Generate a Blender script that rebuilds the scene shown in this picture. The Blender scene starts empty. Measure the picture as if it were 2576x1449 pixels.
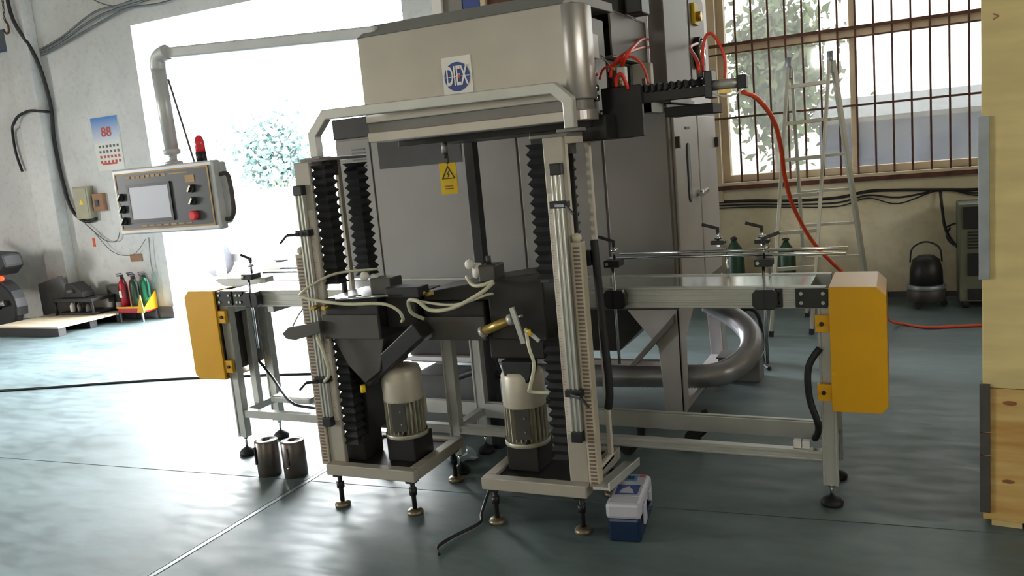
import bpy, math, random
from mathutils import Vector, Matrix
random.seed(7)
scene = bpy.context.scene
COL = scene.collection
PI = math.pi

# ------------------------------------------------------------ camera
cam_d = bpy.data.cameras.new('camera'); cam = bpy.data.objects.new('camera', cam_d); COL.objects.link(cam)
cam_d.sensor_width = 36.0; cam_d.lens = 2105.5 / 2576 * 36.0; cam_d.clip_end = 300
_y, _p, _r = 0.439751, -0.15339, -0.0910775
_f = Vector((-math.sin(_y)*math.cos(_p), math.cos(_y)*math.cos(_p), math.sin(_p)))
_rt = Vector((math.cos(_y), math.sin(_y), 0)); _u = _rt.cross(_f)
_c, _s = math.cos(_r), math.sin(_r)
_R, _U = _c*_rt + _s*_u, -_s*_rt + _c*_u
cam.matrix_world = Matrix(((_R.x, _U.x, -_f.x, 0), (_R.y, _U.y, -_f.y, 0), (_R.z, _U.z, -_f.z, 1.55), (0, 0, 0, 1)))
scene.camera = cam

# ------------------------------------------------------------ sky and exposure
world = bpy.data.worlds.new('world'); scene.world = world; world.use_nodes = True
wn = world.node_tree; wn.nodes.clear()
bg = wn.nodes.new('ShaderNodeBackground'); wo = wn.nodes.new('ShaderNodeOutputWorld')
tc = wn.nodes.new('ShaderNodeTexCoord'); sx = wn.nodes.new('ShaderNodeSeparateXYZ'); cr = wn.nodes.new('ShaderNodeValToRGB')
wn.links.new(tc.outputs['Generated'], sx.inputs[0]); wn.links.new(sx.outputs['Z'], cr.inputs[0])
cr.color_ramp.elements[0].position = 0.0; cr.color_ramp.elements[0].color = (1, .985, .96, 1)
cr.color_ramp.elements[1].position = 0.8; cr.color_ramp.elements[1].color = (.80, .90, 1, 1)
wn.links.new(cr.outputs[0], bg.inputs['Color']); bg.inputs['Strength'].default_value = 58.0
wn.links.new(bg.outputs[0], wo.inputs[0])
vs = scene.view_settings
scene.display_settings.display_device = 'sRGB'
vs.view_transform = 'Standard'; vs.look = 'None'; vs.gamma = 1; vs.use_curve_mapping = False
vs.exposure = 0.0

def portal(name, loc, rot, sx_, sy_):
    l = bpy.data.lights.new(name, 'AREA'); l.shape = 'RECTANGLE'; l.size = sx_; l.size_y = sy_
    l.cycles.is_portal = True
    o = bpy.data.objects.new(name, l); COL.objects.link(o); o.location = loc; o.rotation_euler = rot
portal('door_portal', (-6.22, 7.62, 1.75), (-PI/2, 0, 0), 3.6, 3.5)
portal('window_portal', (0.05, 8.42, 2.3), (-PI/2, 0, 0), 3.1, 2.4)
portal('side_portal', (6.05, 1.3, 3.05), (0, PI/2, 0), 1.1, 5.6)
portal('left_portal', (-15.05, -2.5, 2.1), (0, -PI/2, 0), 1.8, 3.0)  # portal for the unseen opening added in the left wall
portal('front_portal', (-1.5, -7.05, 3.4), (PI/2, 0, 0), .9, 0.45)

# ------------------------------------------------------------ materials
def s2l(c):
    return tuple((x/255/12.92 if x/255 <= .04045 else ((x/255+.055)/1.055)**2.4) for x in c)
def mat(name, rgb, rough=.5, metal=0, var=.12, scale=6, bump=0, spec=.5, emis=None, rgb2=None, stretch=(1, 1, 1), detail=4):
    m = bpy.data.materials.new(name); m.use_nodes = True; nt = m.node_tree
    b = nt.nodes['Principled BSDF']; c = s2l(rgb)
    b.inputs['Roughness'].default_value = rough; b.inputs['Metallic'].default_value = metal
    b.inputs['Specular IOR Level'].default_value = spec
    t = nt.nodes.new('ShaderNodeTexCoord'); mp = nt.nodes.new('ShaderNodeMapping'); mp.inputs['Scale'].default_value = stretch
    n = nt.nodes.new('ShaderNodeTexNoise'); n.inputs['Scale'].default_value = scale; n.inputs['Detail'].default_value = detail
    r = nt.nodes.new('ShaderNodeValToRGB')
    nt.links.new(t.outputs['Object'], mp.inputs[0]); nt.links.new(mp.outputs[0], n.inputs['Vector']); nt.links.new(n.outputs['Fac'], r.inputs[0])
    c2 = s2l(rgb2) if rgb2 else tuple(x*(1-var) for x in c)
    hi = c if rgb2 else tuple(min(1, x*(1+var)) for x in c)
    r.color_ramp.elements[0].position = .35; r.color_ramp.elements[0].color = (*c2, 1)
    r.color_ramp.elements[1].position = .65; r.color_ramp.elements[1].color = (*hi, 1)
    nt.links.new(r.outputs[0], b.inputs['Base Color'])
    if bump:
        bp = nt.nodes.new('ShaderNodeBump'); bp.inputs['Strength'].default_value = bump; bp.inputs['Distance'].default_value = .01
        nt.links.new(n.outputs['Fac'], bp.inputs['Height']); nt.links.new(bp.outputs[0], b.inputs['Normal'])
    if emis:
        b.inputs['Emission Color'].default_value = (*s2l(rgb), 1); b.inputs['Emission Strength'].default_value = emis
    return m
M = {}
M['hood'] = mat('hood_steel', (180, 176, 174), .30, .65, .06, 3)
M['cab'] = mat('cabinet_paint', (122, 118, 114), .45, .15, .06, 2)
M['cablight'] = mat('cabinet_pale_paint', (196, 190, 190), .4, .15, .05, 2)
M['plate'] = mat('plate_paint', (168, 162, 150), .5, .2, .06, 5)
M['frame'] = mat('frame_paint', (208, 200, 186), .5, .1, .06, 5)
M['alu'] = mat('aluminium', (205, 205, 200), .35, .75, .05, 8)
M['aluface'] = mat('aluminium_satin', (190, 190, 184), .45, .5, .05, 8)
M['chrome'] = mat('polished_steel', (215, 218, 220), .16, 1, .03, 8)
M['belt'] = mat('steel_top', (205, 210, 210), .14, .85, .05, 8)
M['black'] = mat('black_rubber', (26, 26, 28), .6, 0, .2, 20)
M['blackpl'] = mat('black_plastic', (34, 34, 36), .4, 0, .15, 10)
M['blackmt'] = mat('blackened_metal', (40, 38, 37), .45, .3, .15, 8)
M['dkgrey'] = mat('dark_grey_metal', (78, 74, 70), .5, .3, .1, 6)
M['motor'] = mat('motor_paint', (196, 188, 172), .4, .2, .06, 6)
M['fin'] = mat('motor_fins', (176, 172, 156), .4, .4, .08, 6)
M['yellow'] = mat('yellow_paint', (222, 164, 6), .38, 0, .05, 3)
M['bolt'] = mat('bolt_steel', (190, 195, 180), .3, .9, .05, 30)
M['pad'] = mat('worn_foot', (128, 116, 96), .4, .6, .15, 30)
M['brass'] = mat('brass', (190, 160, 90), .35, .8, .1, 30)
M['hosec'] = mat('clear_hose', (200, 196, 170), .35, 0, .08, 20)
M['red'] = mat('red_air_hose', (232, 60, 40), .35, 0, .08, 10)
M['orange'] = mat('orange_air_hose', (240, 84, 40), .35, 0, .08, 10)
M['redlamp'] = mat('red_lamp', (240, 60, 70), .25, 0, .05, 10)
M['cable'] = mat('black_cable', (30, 28, 32), .55, 0, .1, 10)
M['slotgap'] = mat('duct_slot', (112, 92, 78), .6, 0, .1, 10)
M['slot'] = mat('duct_plastic', (178, 168, 150), .5, 0, .06, 10)
M['tape'] = mat('ruler_tape', (206, 200, 188), .5, 0, .05, 30)
M['tick'] = mat('ruler_print', (186, 120, 110), .5, 0, .05, 30)
M['redink'] = mat('red_ink', (190, 60, 50), .5, 0, .05, 30)
M['white'] = mat('white_paint', (235, 232, 225), .5, 0, .03, 5)
M['navy'] = mat('logo_blue', (54, 74, 140), .45, 0, .05, 5)
M['blueink'] = mat('blue_print', (60, 130, 190), .5, 0, .1, 5)
M['screen'] = mat('screen_glass', (150, 154, 164), .25, 0, .04, 3)
M['lcd'] = mat('lit_screen', (178, 182, 192), .3, 0, .04, 3, emis=.28)
M['panelface'] = mat('panel_overlay', (70, 76, 84), .35, 0, .08, 5)
M['gold'] = mat('gold_print', (176, 136, 70), .5, 0, .1, 20)
M['pcase'] = mat('panel_case', (206, 210, 212), .4, .2, .05, 4)  # lightened so the arm looks washed out by doorway glare
M['boxblue'] = mat('toolbox_blue', (16, 36, 66), .35, 0, .1, 5)
M['boxwhite'] = mat('toolbox_lid', (184, 182, 194), .4, 0, .04, 5)
M['castiron'] = mat('turned_iron', (112, 104, 100), .35, .7, .12, 12)
M['fabricduct'] = mat('silver_duct', (172, 170, 174), .35, .6, .06, 12, bump=.2)
M['ladder'] = mat('ladder_alu', (190, 186, 170), .4, .5, .08, 8)
M['rust'] = mat('rusty_iron', (104, 62, 44), .75, .1, .25, 14, rgb2=(70, 46, 40))
M['beige'] = mat('window_frame_paint', (206, 186, 156), .6, 0, .1, 5)
M['crate'] = mat('plywood', (208, 188, 132), .6, 0, .1, 2.2, bump=.1, stretch=(1, 1, 6))
M['pine'] = mat('pine_board', (206, 176, 112), .6, 0, .1, 1.6, bump=.1, rgb2=(176, 132, 68), stretch=(1, 1, 12), detail=8)
M['knot'] = mat('wood_knot', (136, 88, 50), .6, 0, .2, 20)
M['galv'] = mat('galvanised_strip', (150, 156, 160), .45, .5, .1, 12)
M['green'] = mat('green_cylinder', (28, 120, 84), .35, .1, .08, 5)
M['dkgreen'] = mat('dark_green_cylinder', (26, 60, 38), .4, .1, .1, 5)
M['fired'] = mat('fire_red', (176, 28, 40), .35, .1, .08, 5)
M['cartyre'] = mat('overexposed_tyre', (34, 36, 42), .8, 0, .1, 20)  # greyed in the colour for a dark tyre overexposed in the yard
M['tyre'] = mat('tyre_rubber', (30, 30, 32), .7, 0, .1, 20)
M['taill'] = mat('tail_light', (255, 50, 20), .2, 0, .02, 5, emis=5)
M['slate'] = mat('slate_panel', (104, 104, 106), .6, .1, .12, 6)
M['board'] = mat('pale_board', (214, 196, 168), .6, 0, .1, 3, stretch=(1, 8, 1))
M['box'] = mat('breaker_box', (160, 154, 132), .5, .2, .06, 5)
M['brown'] = mat('brown_plate', (150, 110, 80), .6, 0, .1, 20)
M['carw'] = mat('white_car', (238, 240, 242), .25, 0, .02, 2)
M['tint'] = mat('car_glass', (90, 100, 104), .1, 0, .05, 2)
M['leafdark'] = mat('dark_foliage', (36, 56, 54), .7, 0, .3, 9)
M['leaf'] = mat('foliage', (92, 108, 66), .7, 0, .3, 9)
M['bark'] = mat('bark', (104, 92, 74), .8, 0, .2, 9)
M['shed'] = mat('shed_sheet', (54, 70, 108), .5, .1, .2, 1.2)
M['weld'] = mat('machine_olive', (104, 104, 84), .5, .1, .1, 6)
M['warn'] = mat('warning_yellow', (246, 204, 20), .5, 0, .03, 5)
M['plastic'] = mat('cloudy_plastic', (176, 196, 206), .15, 0, .2, 12)

def wallmat(name, a, b, low, zl=1.2, bump=.25):
    """painted plaster with blotches and a darker lower band with a noisy edge"""
    m = bpy.data.materials.new(name); m.use_nodes = True; nt = m.node_tree; L = nt.links.new
    bs = nt.nodes['Principled BSDF']; bs.inputs['Roughness'].default_value = .8
    t = nt.nodes.new('ShaderNodeTexCoord'); s = nt.nodes.new('ShaderNodeSeparateXYZ'); L(t.outputs['Object'], s.inputs[0])
    n1 = nt.nodes.new('ShaderNodeTexNoise'); n1.inputs['Scale'].default_value = 1.3; n1.inputs['Detail'].default_value = 8; L(t.outputs['Object'], n1.inputs['Vector'])
    n2 = nt.nodes.new('ShaderNodeTexNoise'); n2.inputs['Scale'].default_value = 16; n2.inputs['Detail'].default_value = 5; L(t.outputs['Object'], n2.inputs['Vector'])
    r = nt.nodes.new('ShaderNodeValToRGB'); L(n1.outputs['Fac'], r.inputs[0])
    r.color_ramp.elements[0].position = .38; r.color_ramp.elements[0].color = (*s2l(a), 1)
    r.color_ramp.elements[1].position = .62; r.color_ramp.elements[1].color = (*s2l(b), 1)
    ad = nt.nodes.new('ShaderNodeMath'); ad.operation = 'MULTIPLY_ADD'; L(n1.outputs['Fac'], ad.inputs[0]); ad.inputs[1].default_value = 1.1; L(s.outputs['Z'], ad.inputs[2])
    mr = nt.nodes.new('ShaderNodeMapRange'); L(ad.outputs[0], mr.inputs[0]); mr.inputs[1].default_value = zl+.75; mr.inputs[2].default_value = zl+.15; mr.inputs[3].default_value = 0; mr.inputs[4].default_value = .85
    mx = nt.nodes.new('ShaderNodeMix'); mx.data_type = 'RGBA'; L(mr.outputs[0], mx.inputs[0]); L(r.outputs[0], mx.inputs[6]); mx.inputs[7].default_value = (*s2l(low), 1)
    r2 = nt.nodes.new('ShaderNodeValToRGB'); L(n2.outputs['Fac'], r2.inputs[0]); r2.color_ramp.elements[0].position = .25; r2.color_ramp.elements[0].color = (.8, .78, .74, 1); r2.color_ramp.elements[1].position = .5
    m2 = nt.nodes.new('ShaderNodeMix'); m2.data_type = 'RGBA'; m2.blend_type = 'MULTIPLY'; m2.inputs[0].default_value = .6; L(mx.outputs[2], m2.inputs[6]); L(r2.outputs[0], m2.inputs[7])
    L(m2.outputs[2], bs.inputs['Base Color'])
    bp = nt.nodes.new('ShaderNodeBump'); bp.inputs['Strength'].default_value = bump; bp.inputs['Distance'].default_value = .01; L(n2.outputs['Fac'], bp.inputs['Height']); L(bp.outputs[0], bs.inputs['Normal'])
    return m
M['wall_l'] = wallmat('plaster_grey', (216, 213, 212), (232, 229, 228), (204, 198, 190), .5)  # plaster paled to stand in for the glare veil around the doorway
M['wall_r'] = wallmat('plaster_cream', (206, 194, 160), (222, 212, 184), (160, 140, 108), 0.35)
def floormat():
    m = bpy.data.materials.new('concrete_floor'); m.use_nodes = True; nt = m.node_tree; L = nt.links.new
    bs = nt.nodes['Principled BSDF']
    t = nt.nodes.new('ShaderNodeTexCoord'); mp = nt.nodes.new('ShaderNodeMapping'); L(t.outputs['Object'], mp.inputs[0]); mp.inputs['Scale'].default_value = (.55, 1.5, 1); mp.inputs['Rotation'].default_value = (0, 0, .5)
    n1 = nt.nodes.new('ShaderNodeTexNoise'); n1.inputs['Scale'].default_value = 1.6; n1.inputs['Detail'].default_value = 8; n1.inputs['Roughness'].default_value = .62; L(mp.outputs[0], n1.inputs['Vector'])
    n2 = nt.nodes.new('ShaderNodeTexNoise'); n2.inputs['Scale'].default_value = 9; n2.inputs['Detail'].default_value = 6; L(mp.outputs[0], n2.inputs['Vector'])
    r = nt.nodes.new('ShaderNodeValToRGB'); L(n1.outputs['Fac'], r.inputs[0])
    r.color_ramp.elements[0].position = .35; r.color_ramp.elements[0].color = (*s2l((74, 90, 90)), 1)
    r.color_ramp.elements[1].position = .68; r.color_ramp.elements[1].color = (*s2l((108, 124, 126)), 1)
    r2 = nt.nodes.new('ShaderNodeValToRGB'); L(n2.outputs['Fac'], r2.inputs[0]); r2.color_ramp.elements[0].position = .34; r2.color_ramp.elements[0].color = (.55, .55, .54, 1); r2.color_ramp.elements[1].position = .55
    mx = nt.nodes.new('ShaderNodeMix'); mx.data_type = 'RGBA'; mx.blend_type = 'MULTIPLY'; mx.inputs[0].default_value = .5; L(r.outputs[0], mx.inputs[6]); L(r2.outputs[0], mx.inputs[7]); L(mx.outputs[2], bs.inputs['Base Color'])
    rr = nt.nodes.new('ShaderNodeMapRange'); L(n2.outputs['Fac'], rr.inputs[0]); rr.inputs[1].default_value = .3; rr.inputs[2].default_value = .7; rr.inputs[3].default_value = .48; rr.inputs[4].default_value = .66; L(rr.outputs[0], bs.inputs['Roughness'])
    bs.inputs['Specular IOR Level'].default_value = .8
    bp = nt.nodes.new('ShaderNodeBump'); bp.inputs['Strength'].default_value = .12; bp.inputs['Distance'].default_value = .01; L(n1.outputs['Fac'], bp.inputs['Height']); L(bp.outputs[0], bs.inputs['Normal'])
    return m
M['floor'] = floormat()
M['joint'] = mat('joint_filler', (58, 54, 54), .7, 0, .2, 12)
M['ceil'] = mat('ceiling_paint', (150, 148, 140), .9, 0, .08, 2)
M['yard'] = mat('yard_concrete', (196, 190, 180), .9, 0, .06, 1)
def glassmat(name='dusty_glass', tint=None):
    m = bpy.data.materials.new(name); m.use_nodes = True; nt = m.node_tree; nt.nodes.clear(); L = nt.links.new
    o = nt.nodes.new('ShaderNodeOutputMaterial'); tr = nt.nodes.new('ShaderNodeBsdfTransparent'); tl = nt.nodes.new('ShaderNodeBsdfTranslucent'); gl = nt.nodes.new('ShaderNodeBsdfGlossy')
    tr.inputs[0].default_value = (.26, .26, .25, 1); tl.inputs[0].default_value = (.09, .088, .083, 1); gl.inputs['Roughness'].default_value = .05  # dust veil on the pane; tint kept dark to cut incoming daylight
    if tint: tr.inputs[0].default_value = (*tint, 1)
    t = nt.nodes.new('ShaderNodeTexCoord'); n = nt.nodes.new('ShaderNodeTexNoise'); n.inputs['Scale'].default_value = 1.6; n.inputs['Detail'].default_value = 6; L(t.outputs['Object'], n.inputs['Vector'])
    mr = nt.nodes.new('ShaderNodeMapRange'); L(n.outputs['Fac'], mr.inputs[0]); mr.inputs[1].default_value = .35; mr.inputs[2].default_value = .65; mr.inputs[3].default_value = .12; mr.inputs[4].default_value = .26
    m1 = nt.nodes.new('ShaderNodeMixShader'); L(mr.outputs[0], m1.inputs[0]); L(tr.outputs[0], m1.inputs[1]); L(tl.outputs[0], m1.inputs[2])
    m2 = nt.nodes.new('ShaderNodeMixShader'); m2.inputs[0].default_value = .06; L(m1.outputs[0], m2.inputs[1]); L(gl.outputs[0], m2.inputs[2]); L(m2.outputs[0], o.inputs[0])
    return m
M['glass'] = glassmat()
M['glass_clear'] = glassmat('clear_glass', (.55, .54, .52))

# ------------------------------------------------------------ mesh builder
class MB:
    def __init__(s): s.v = []; s.f = []; s.sm = []
    def add(s, vs, fs, smooth=False):
        k = len(s.v); s.v += [tuple(map(float, p)) for p in vs]; s.f += [tuple(i+k for i in f) for f in fs]; s.sm += [smooth]*len(fs); return s
    def box(s, x0, x1, y0, y1, z0, z1):
        v = [(x, y, z) for z in (z0, z1) for y in (y0, y1) for x in (x0, x1)]
        return s.add(v, [(0, 2, 3, 1), (4, 5, 7, 6), (0, 1, 5, 4), (2, 6, 7, 3), (0, 4, 6, 2), (1, 3, 7, 5)])
    def obox(s, c, ax, half):
        c = Vector(c); a = [Vector(q).normalized()*h for q, h in zip(ax, half)]
        v = [c+a[0]*i+a[1]*j+a[2]*k for k in (-1, 1) for j in (-1, 1) for i in (-1, 1)]
        return s.add(v, [(0, 2, 3, 1), (4, 5, 7, 6), (0, 1, 5, 4), (2, 6, 7, 3), (0, 4, 6, 2), (1, 3, 7, 5)])
    def bar(s, p0, p1, w, h, up=(0, 0, 1)):
        p0 = Vector(p0); p1 = Vector(p1); d = (p1-p0); u = Vector(up)
        if abs(d.normalized().dot(u)) > .98: u = Vector((0, 1, 0))
        sd = d.cross(u).normalized(); u2 = sd.cross(d).normalized()
        return s.obox((p0+p1)/2, (d, sd, u2), (d.length/2, w/2, h/2))
    def prism(s, pts, ax, a, b):
        """pts: 2D polygon in the two remaining axes (in order), extruded along axis ax from a to b"""
        n = len(pts)
        def P(p, t):
            q = list(p); q.insert(ax, t); return q
        v = [P(p, a) for p in pts]+[P(p, b) for p in pts]
        return s.add(v, [tuple(range(n-1, -1, -1)), tuple(range(n, 2*n))]+[(i, (i+1) % n, (i+1) % n+n, i+n) for i in range(n)])
    def cyl(s, p0, p1, r, n=16, r2=None, caps=True):
        p0 = Vector(p0); p1 = Vector(p1); d = (p1-p0).normalized(); r2 = r if r2 is None else r2
        a = d.orthogonal().normalized(); b = d.cross(a)
        v = [p0+(a*math.cos(t)+b*math.sin(t))*r for t in (2*PI*i/n for i in range(n))]+[p1+(a*math.cos(t)+b*math.sin(t))*r2 for t in (2*PI*i/n for i in range(n))]
        s.add(v, [(i, (i+1) % n, (i+1) % n+n, i+n) for i in range(n)], True)
        if caps: s.f += [tuple(len(s.v)-2*n+i for i in range(n-1, -1, -1)), tuple(len(s.v)-n+i for i in range(n))]; s.sm += [False, False]
        return s
    def lathe(s, c, prof, n=20, axis=(0, 0, 1)):
        c = Vector(c); d = Vector(axis).normalized(); a = d.orthogonal().normalized(); b = d.cross(a); k = len(prof)
        v = [c+d*h+(a*math.cos(2*PI*i/n)+b*math.sin(2*PI*i/n))*max(r, 1e-4) for r, h in prof for i in range(n)]
        fs = [(j*n+i, j*n+(i+1) % n, (j+1)*n+(i+1) % n, (j+1)*n+i) for j in range(k-1) for i in range(n)]
        s.add(v, fs, True); o = len(s.v)-k*n
        s.f += [tuple(o+i for i in range(n-1, -1, -1)), tuple(o+(k-1)*n+i for i in range(n))]; s.sm += [False, False]
        return s
    def tube(s, pts, r, n=8, sub=5, ribs=0):
        P = [Vector(p) for p in pts]
        if sub > 1 and len(P) > 2:
            Q = []
            for i in range(len(P)-1):
                p0 = P[max(i-1, 0)]; p1 = P[i]; p2 = P[i+1]; p3 = P[min(i+2, len(P)-1)]
                for j in range(sub):
                    t = j/sub
                    Q.append(.5*((2*p1)+(p2-p0)*t+(2*p0-5*p1+4*p2-p3)*t*t+(3*p1-p0-3*p2+p3)*t**3))
            Q.append(P[-1]); P = Q
        if ribs:
            L = [0.0]
            for i in range(1, len(P)): L.append(L[-1]+(P[i]-P[i-1]).length)
            Q = []; N = int(L[-1]/ribs)*2; j = 0
            for k in range(N+1):
                d = L[-1]*k/N
                while j < len(P)-2 and L[j+1] < d: j += 1
                Q.append(P[j].lerp(P[j+1], (d-L[j])/max(L[j+1]-L[j], 1e-6)))
            P = Q
        t = (P[1]-P[0]).normalized(); a = t.orthogonal().normalized(); rings = []
        for i, p in enumerate(P):
            t2 = (P[min(i+1, len(P)-1)]-P[max(i-1, 0)]).normalized()
            a = (a-t2*a.dot(t2)).normalized(); b = t2.cross(a)
            rr = r*(.93 if ribs and i % 2 else 1)
            rings += [p+(a*math.cos(2*PI*k/n)+b*math.sin(2*PI*k/n))*rr for k in range(n)]
        m = len(P)
        s.add(rings, [(j*n+i, j*n+(i+1) % n, (j+1)*n+(i+1) % n, (j+1)*n+i) for j in range(m-1) for i in range(n)], True)
        o = len(s.v)-m*n
        s.f += [tuple(o+i for i in range(n-1, -1, -1)), tuple(o+(m-1)*n+i for i in range(n))]; s.sm += [False, False]
        return s
    def bellows(s, x0, x1, y0, y1, z0, z1, n, amp=.012, axis=2):
        """square folded bellows along axis"""
        v = []
        for k in range(2*n+1):
            q = amp if k % 2 else 0; t = z0+(z1-z0)*k/(2*n)
            for (a, b) in ((x0+q, y0+q), (x1-q, y0+q), (x1-q, y1-q), (x0+q, y1-q)):
                p = [a, b]; p.insert(axis, t); v.append(p)
        m = 2*n+1
        fs = [(j*4+i, j*4+(i+1) % 4, (j+1)*4+(i+1) % 4, (j+1)*4+i) for j in range(m-1) for i in range(4)]
        return s.add(v, fs+[(3, 2, 1, 0), tuple(m*4-4+i for i in range(4))])
    def sphere(s, c, r, n=12, sc=(1, 1, 1)):
        v = []; m = n//2
        for j in range(m+1):
            th = PI*j/m; rr = max(math.sin(th), 1e-3)
            v += [(c[0]+r*sc[0]*rr*math.cos(2*PI*i/n), c[1]+r*sc[1]*rr*math.sin(2*PI*i/n), c[2]+r*sc[2]*math.cos(th)) for i in range(n)]
        return s.add(v, [(j*n+i, (j+1)*n+i, (j+1)*n+(i+1) % n, j*n+(i+1) % n) for j in range(m) for i in range(n)], True)
    def frame(s, x0, x1, y0, y1, z0, z1, w, ax=1):
        """open rectangular frame; ax = axis it is seen along"""
        if ax == 1:
            s.box(x0, x1, y0, y1, z1-w, z1).box(x0, x1, y0, y1, z0, z0+w).box(x0, x0+w, y0, y1, z0+w, z1-w).box(x1-w, x1, y0, y1, z0+w, z1-w)
        else:
            s.box(x0, x1, y0, y1, z1-w, z1).box(x0, x1, y0, y1, z0, z0+w).box(x0, x1, y0, y0+w, z0+w, z1-w).box(x0, x1, y1-w, y1, z0+w, z1-w)
        return s
    def tf(s, fn): s.v = [tuple(fn(Vector(p))) for p in s.v]; return s
    def build(s, name, m, parent=None, bev=0, label=None, kind=None):
        o0 = Vector((0, 0, 0)); q = parent
        while q is not None: o0 += q.location; q = q.parent
        me = bpy.data.meshes.new(name); me.from_pydata([tuple(Vector(p)-o0) for p in s.v], [], s.f); me.update()
        me.polygons.foreach_set('use_smooth', s.sm)
        me.materials.append(M[m] if isinstance(m, str) else m)
        o = bpy.data.objects.new(name, me); COL.objects.link(o); o.parent = parent
        if bev:
            b = o.modifiers.new('bevel', 'BEVEL'); b.width = bev; b.segments = 2; b.limit_method = 'ANGLE'; b.angle_limit = .7
        if label: o['label'] = label
        if kind: o['kind'] = kind
        return o
def thing(name, label, cat, loc, group=None, kind=None):
    o = bpy.data.objects.new(name, None); COL.objects.link(o); o.location = loc; o.empty_display_size = .05
    o['label'] = label; o['category'] = cat
    if group: o['group'] = group
    if kind: o['kind'] = kind
    return o
def tag(o, label, cat, group=None):
    o['label'] = label; o['category'] = cat
    if group: o['group'] = group
    return o
def struct(name, mb, m, parent=None, bev=0):
    return mb.build(name, m, parent, bev, kind=None if parent else 'structure')
def recentre(o):
    """give a single-mesh thing its origin at its base centre"""
    xs = [v.co for v in o.data.vertices]; n = len(xs)
    c = Vector(((min(v.x for v in xs)+max(v.x for v in xs))/2, (min(v.y for v in xs)+max(v.y for v in xs))/2, min(v.z for v in xs)))
    for v in o.data.vertices: v.co -= c
    o.location = c; return o
def copy_tree(o, parent=None):
    c = o.copy(); COL.objects.link(c); c.parent = parent
    for ch in list(o.children): copy_tree(ch, c)
    return c
def text_mesh(body, size, depth, fn, name, m, parent, label=None):
    cu = bpy.data.curves.new('t', 'FONT'); cu.body = body; cu.size = size; cu.extrude = depth; cu.align_x = 'CENTER'; cu.align_y = 'CENTER'; cu.resolution_u = 3; cu.offset = size*.016
    ob = bpy.data.objects.new('t', cu); COL.objects.link(ob)
    dg = bpy.context.evaluated_depsgraph_get(); me = bpy.data.meshes.new_from_object(ob.evaluated_get(dg))
    mb = MB(); mb.add([fn(v.co) for v in me.vertices], [tuple(p.vertices) for p in me.polygons])
    bpy.data.objects.remove(ob); bpy.data.curves.remove(cu); bpy.data.meshes.remove(me)
    return mb.build(name, m, parent, label=label)

# ============================================================ the setting
XL, XR, YF, ZC = -15.0, 6.0, -7.0, 5.6
def jy(x): return 3.265+.045*(x+2.8)          # the long joint in the slab
struct('floor', MB().box(XL-.3, XR+.3, YF-.3, 8.6, -.25, -.02), 'joint')
fl = bpy.data.objects['floor']
JX = -2.81
slabs = [
    [(XL-.3, YF-.3), (JX-.006, YF-.3), (JX-.008, jy(JX)-.004), (XL-.3, jy(XL)-.004)],
    [(JX+.028, YF-.3), (XR+.3, YF-.3), (XR+.3, jy(XR)-.004), (JX+.028, jy(JX)-.004)],
    [(XL-.3, jy(XL)+.004), (JX-.008, jy(JX)+.004), (JX-.006, 8.6), (XL-.3, 8.6)],
    [(JX+.028, jy(JX)+.004), (XR+.3, jy(XR)+.004), (XR+.3, 8.6), (JX+.028, 8.6)]]
for q in slabs: MB().prism(q, 2, -.025, 0).build('slab', 'floor', fl)
MB().box(JX-.001, JX+.022, YF, 7.3, -.02, .001).build('joint_strip', 'galv', fl)
# outside ground
struct('ground', MB().box(-60, 40, 8.55, 80, -.30, -.06).box(-60, XL-.31, -40, 8.55, -.30, -.06).box(XR+.31, 40, -40, 8.55, -.3, -.06).box(XL-.31, XR+.31, -40, YF-.31, -.3, -.06), 'yard')
# walls (openings are left between the blocks)
w = MB()
w.box(XL, -8.05, 7.4, 7.66, 0, ZC).box(-8.05, -4.4, 7.4, 7.66, 3.46, ZC).box(-4.4, -2.3, 7.4, 7.66, 0, ZC).box(-2.3, -2.06, 7.4, 8.2, 0, ZC)
struct('wall_back_left', w, 'wall_l')
MB().box(-10.02, -9.64, 7.24, 7.4, 0, ZC).build('pilaster', 'wall_l', bpy.data.objects['wall_back_left'], .01)
w = MB(); WX0, WX1, WZ0, WZ1 = -1.52, 1.62, 1.13, 3.5
w.box(-2.3, WX0, 8.2, 8.46, 0, ZC).box(WX0, WX1, 8.2, 8.46, 0, WZ0).box(WX0, WX1, 8.2, 8.46, WZ1, ZC).box(WX1, XR, 8.2, 8.46, 0, ZC)
struct('wall_back_right', w, 'wall_r')
# camera-side wall with a small high opening, side wall with a strip window (both unseen, shaped to light the machine's front)
w = MB(); w.box(XL, -1.95, YF-.24, YF, 0, ZC).box(-1.05, XR, YF-.24, YF, 0, ZC).box(-1.95, -1.05, YF-.24, YF, 0, 3.17).box(-1.95, -1.05, YF-.24, YF, 3.62, ZC)
struct('wall_front', w, 'wall_r')
w = MB(); w.box(XR, XR+.24, YF, -1.5, 0, ZC).box(XR, XR+.24, 4.1, 8.46, 0, ZC).box(XR, XR+.24, -1.5, 4.1, 0, 2.5).box(XR, XR+.24, -1.5, 4.1, 3.6, ZC)
struct('wall_right', w, 'wall_r')
w2 = thing('window_2', 'side window', 'window', (XR+.1, .6, 2.5), kind='structure'); del w2['label']; del w2['category']
MB().frame(XR+.06, XR+.14, -1.5, 4.1, 2.5, 3.6, .06, 0).build('window_frame', 'beige', w2)
for y_ in (.367, 2.233): MB().box(XR+.07, XR+.13, y_-.025, y_+.025, 2.56, 3.54).build('mullion', 'beige', w2)
for y_ in (-1.44, .40, 2.265): MB().box(XR+.1, XR+.104, y_, y_+1.78, 2.56, 3.54).build('pane', 'glass_clear', w2)
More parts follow.
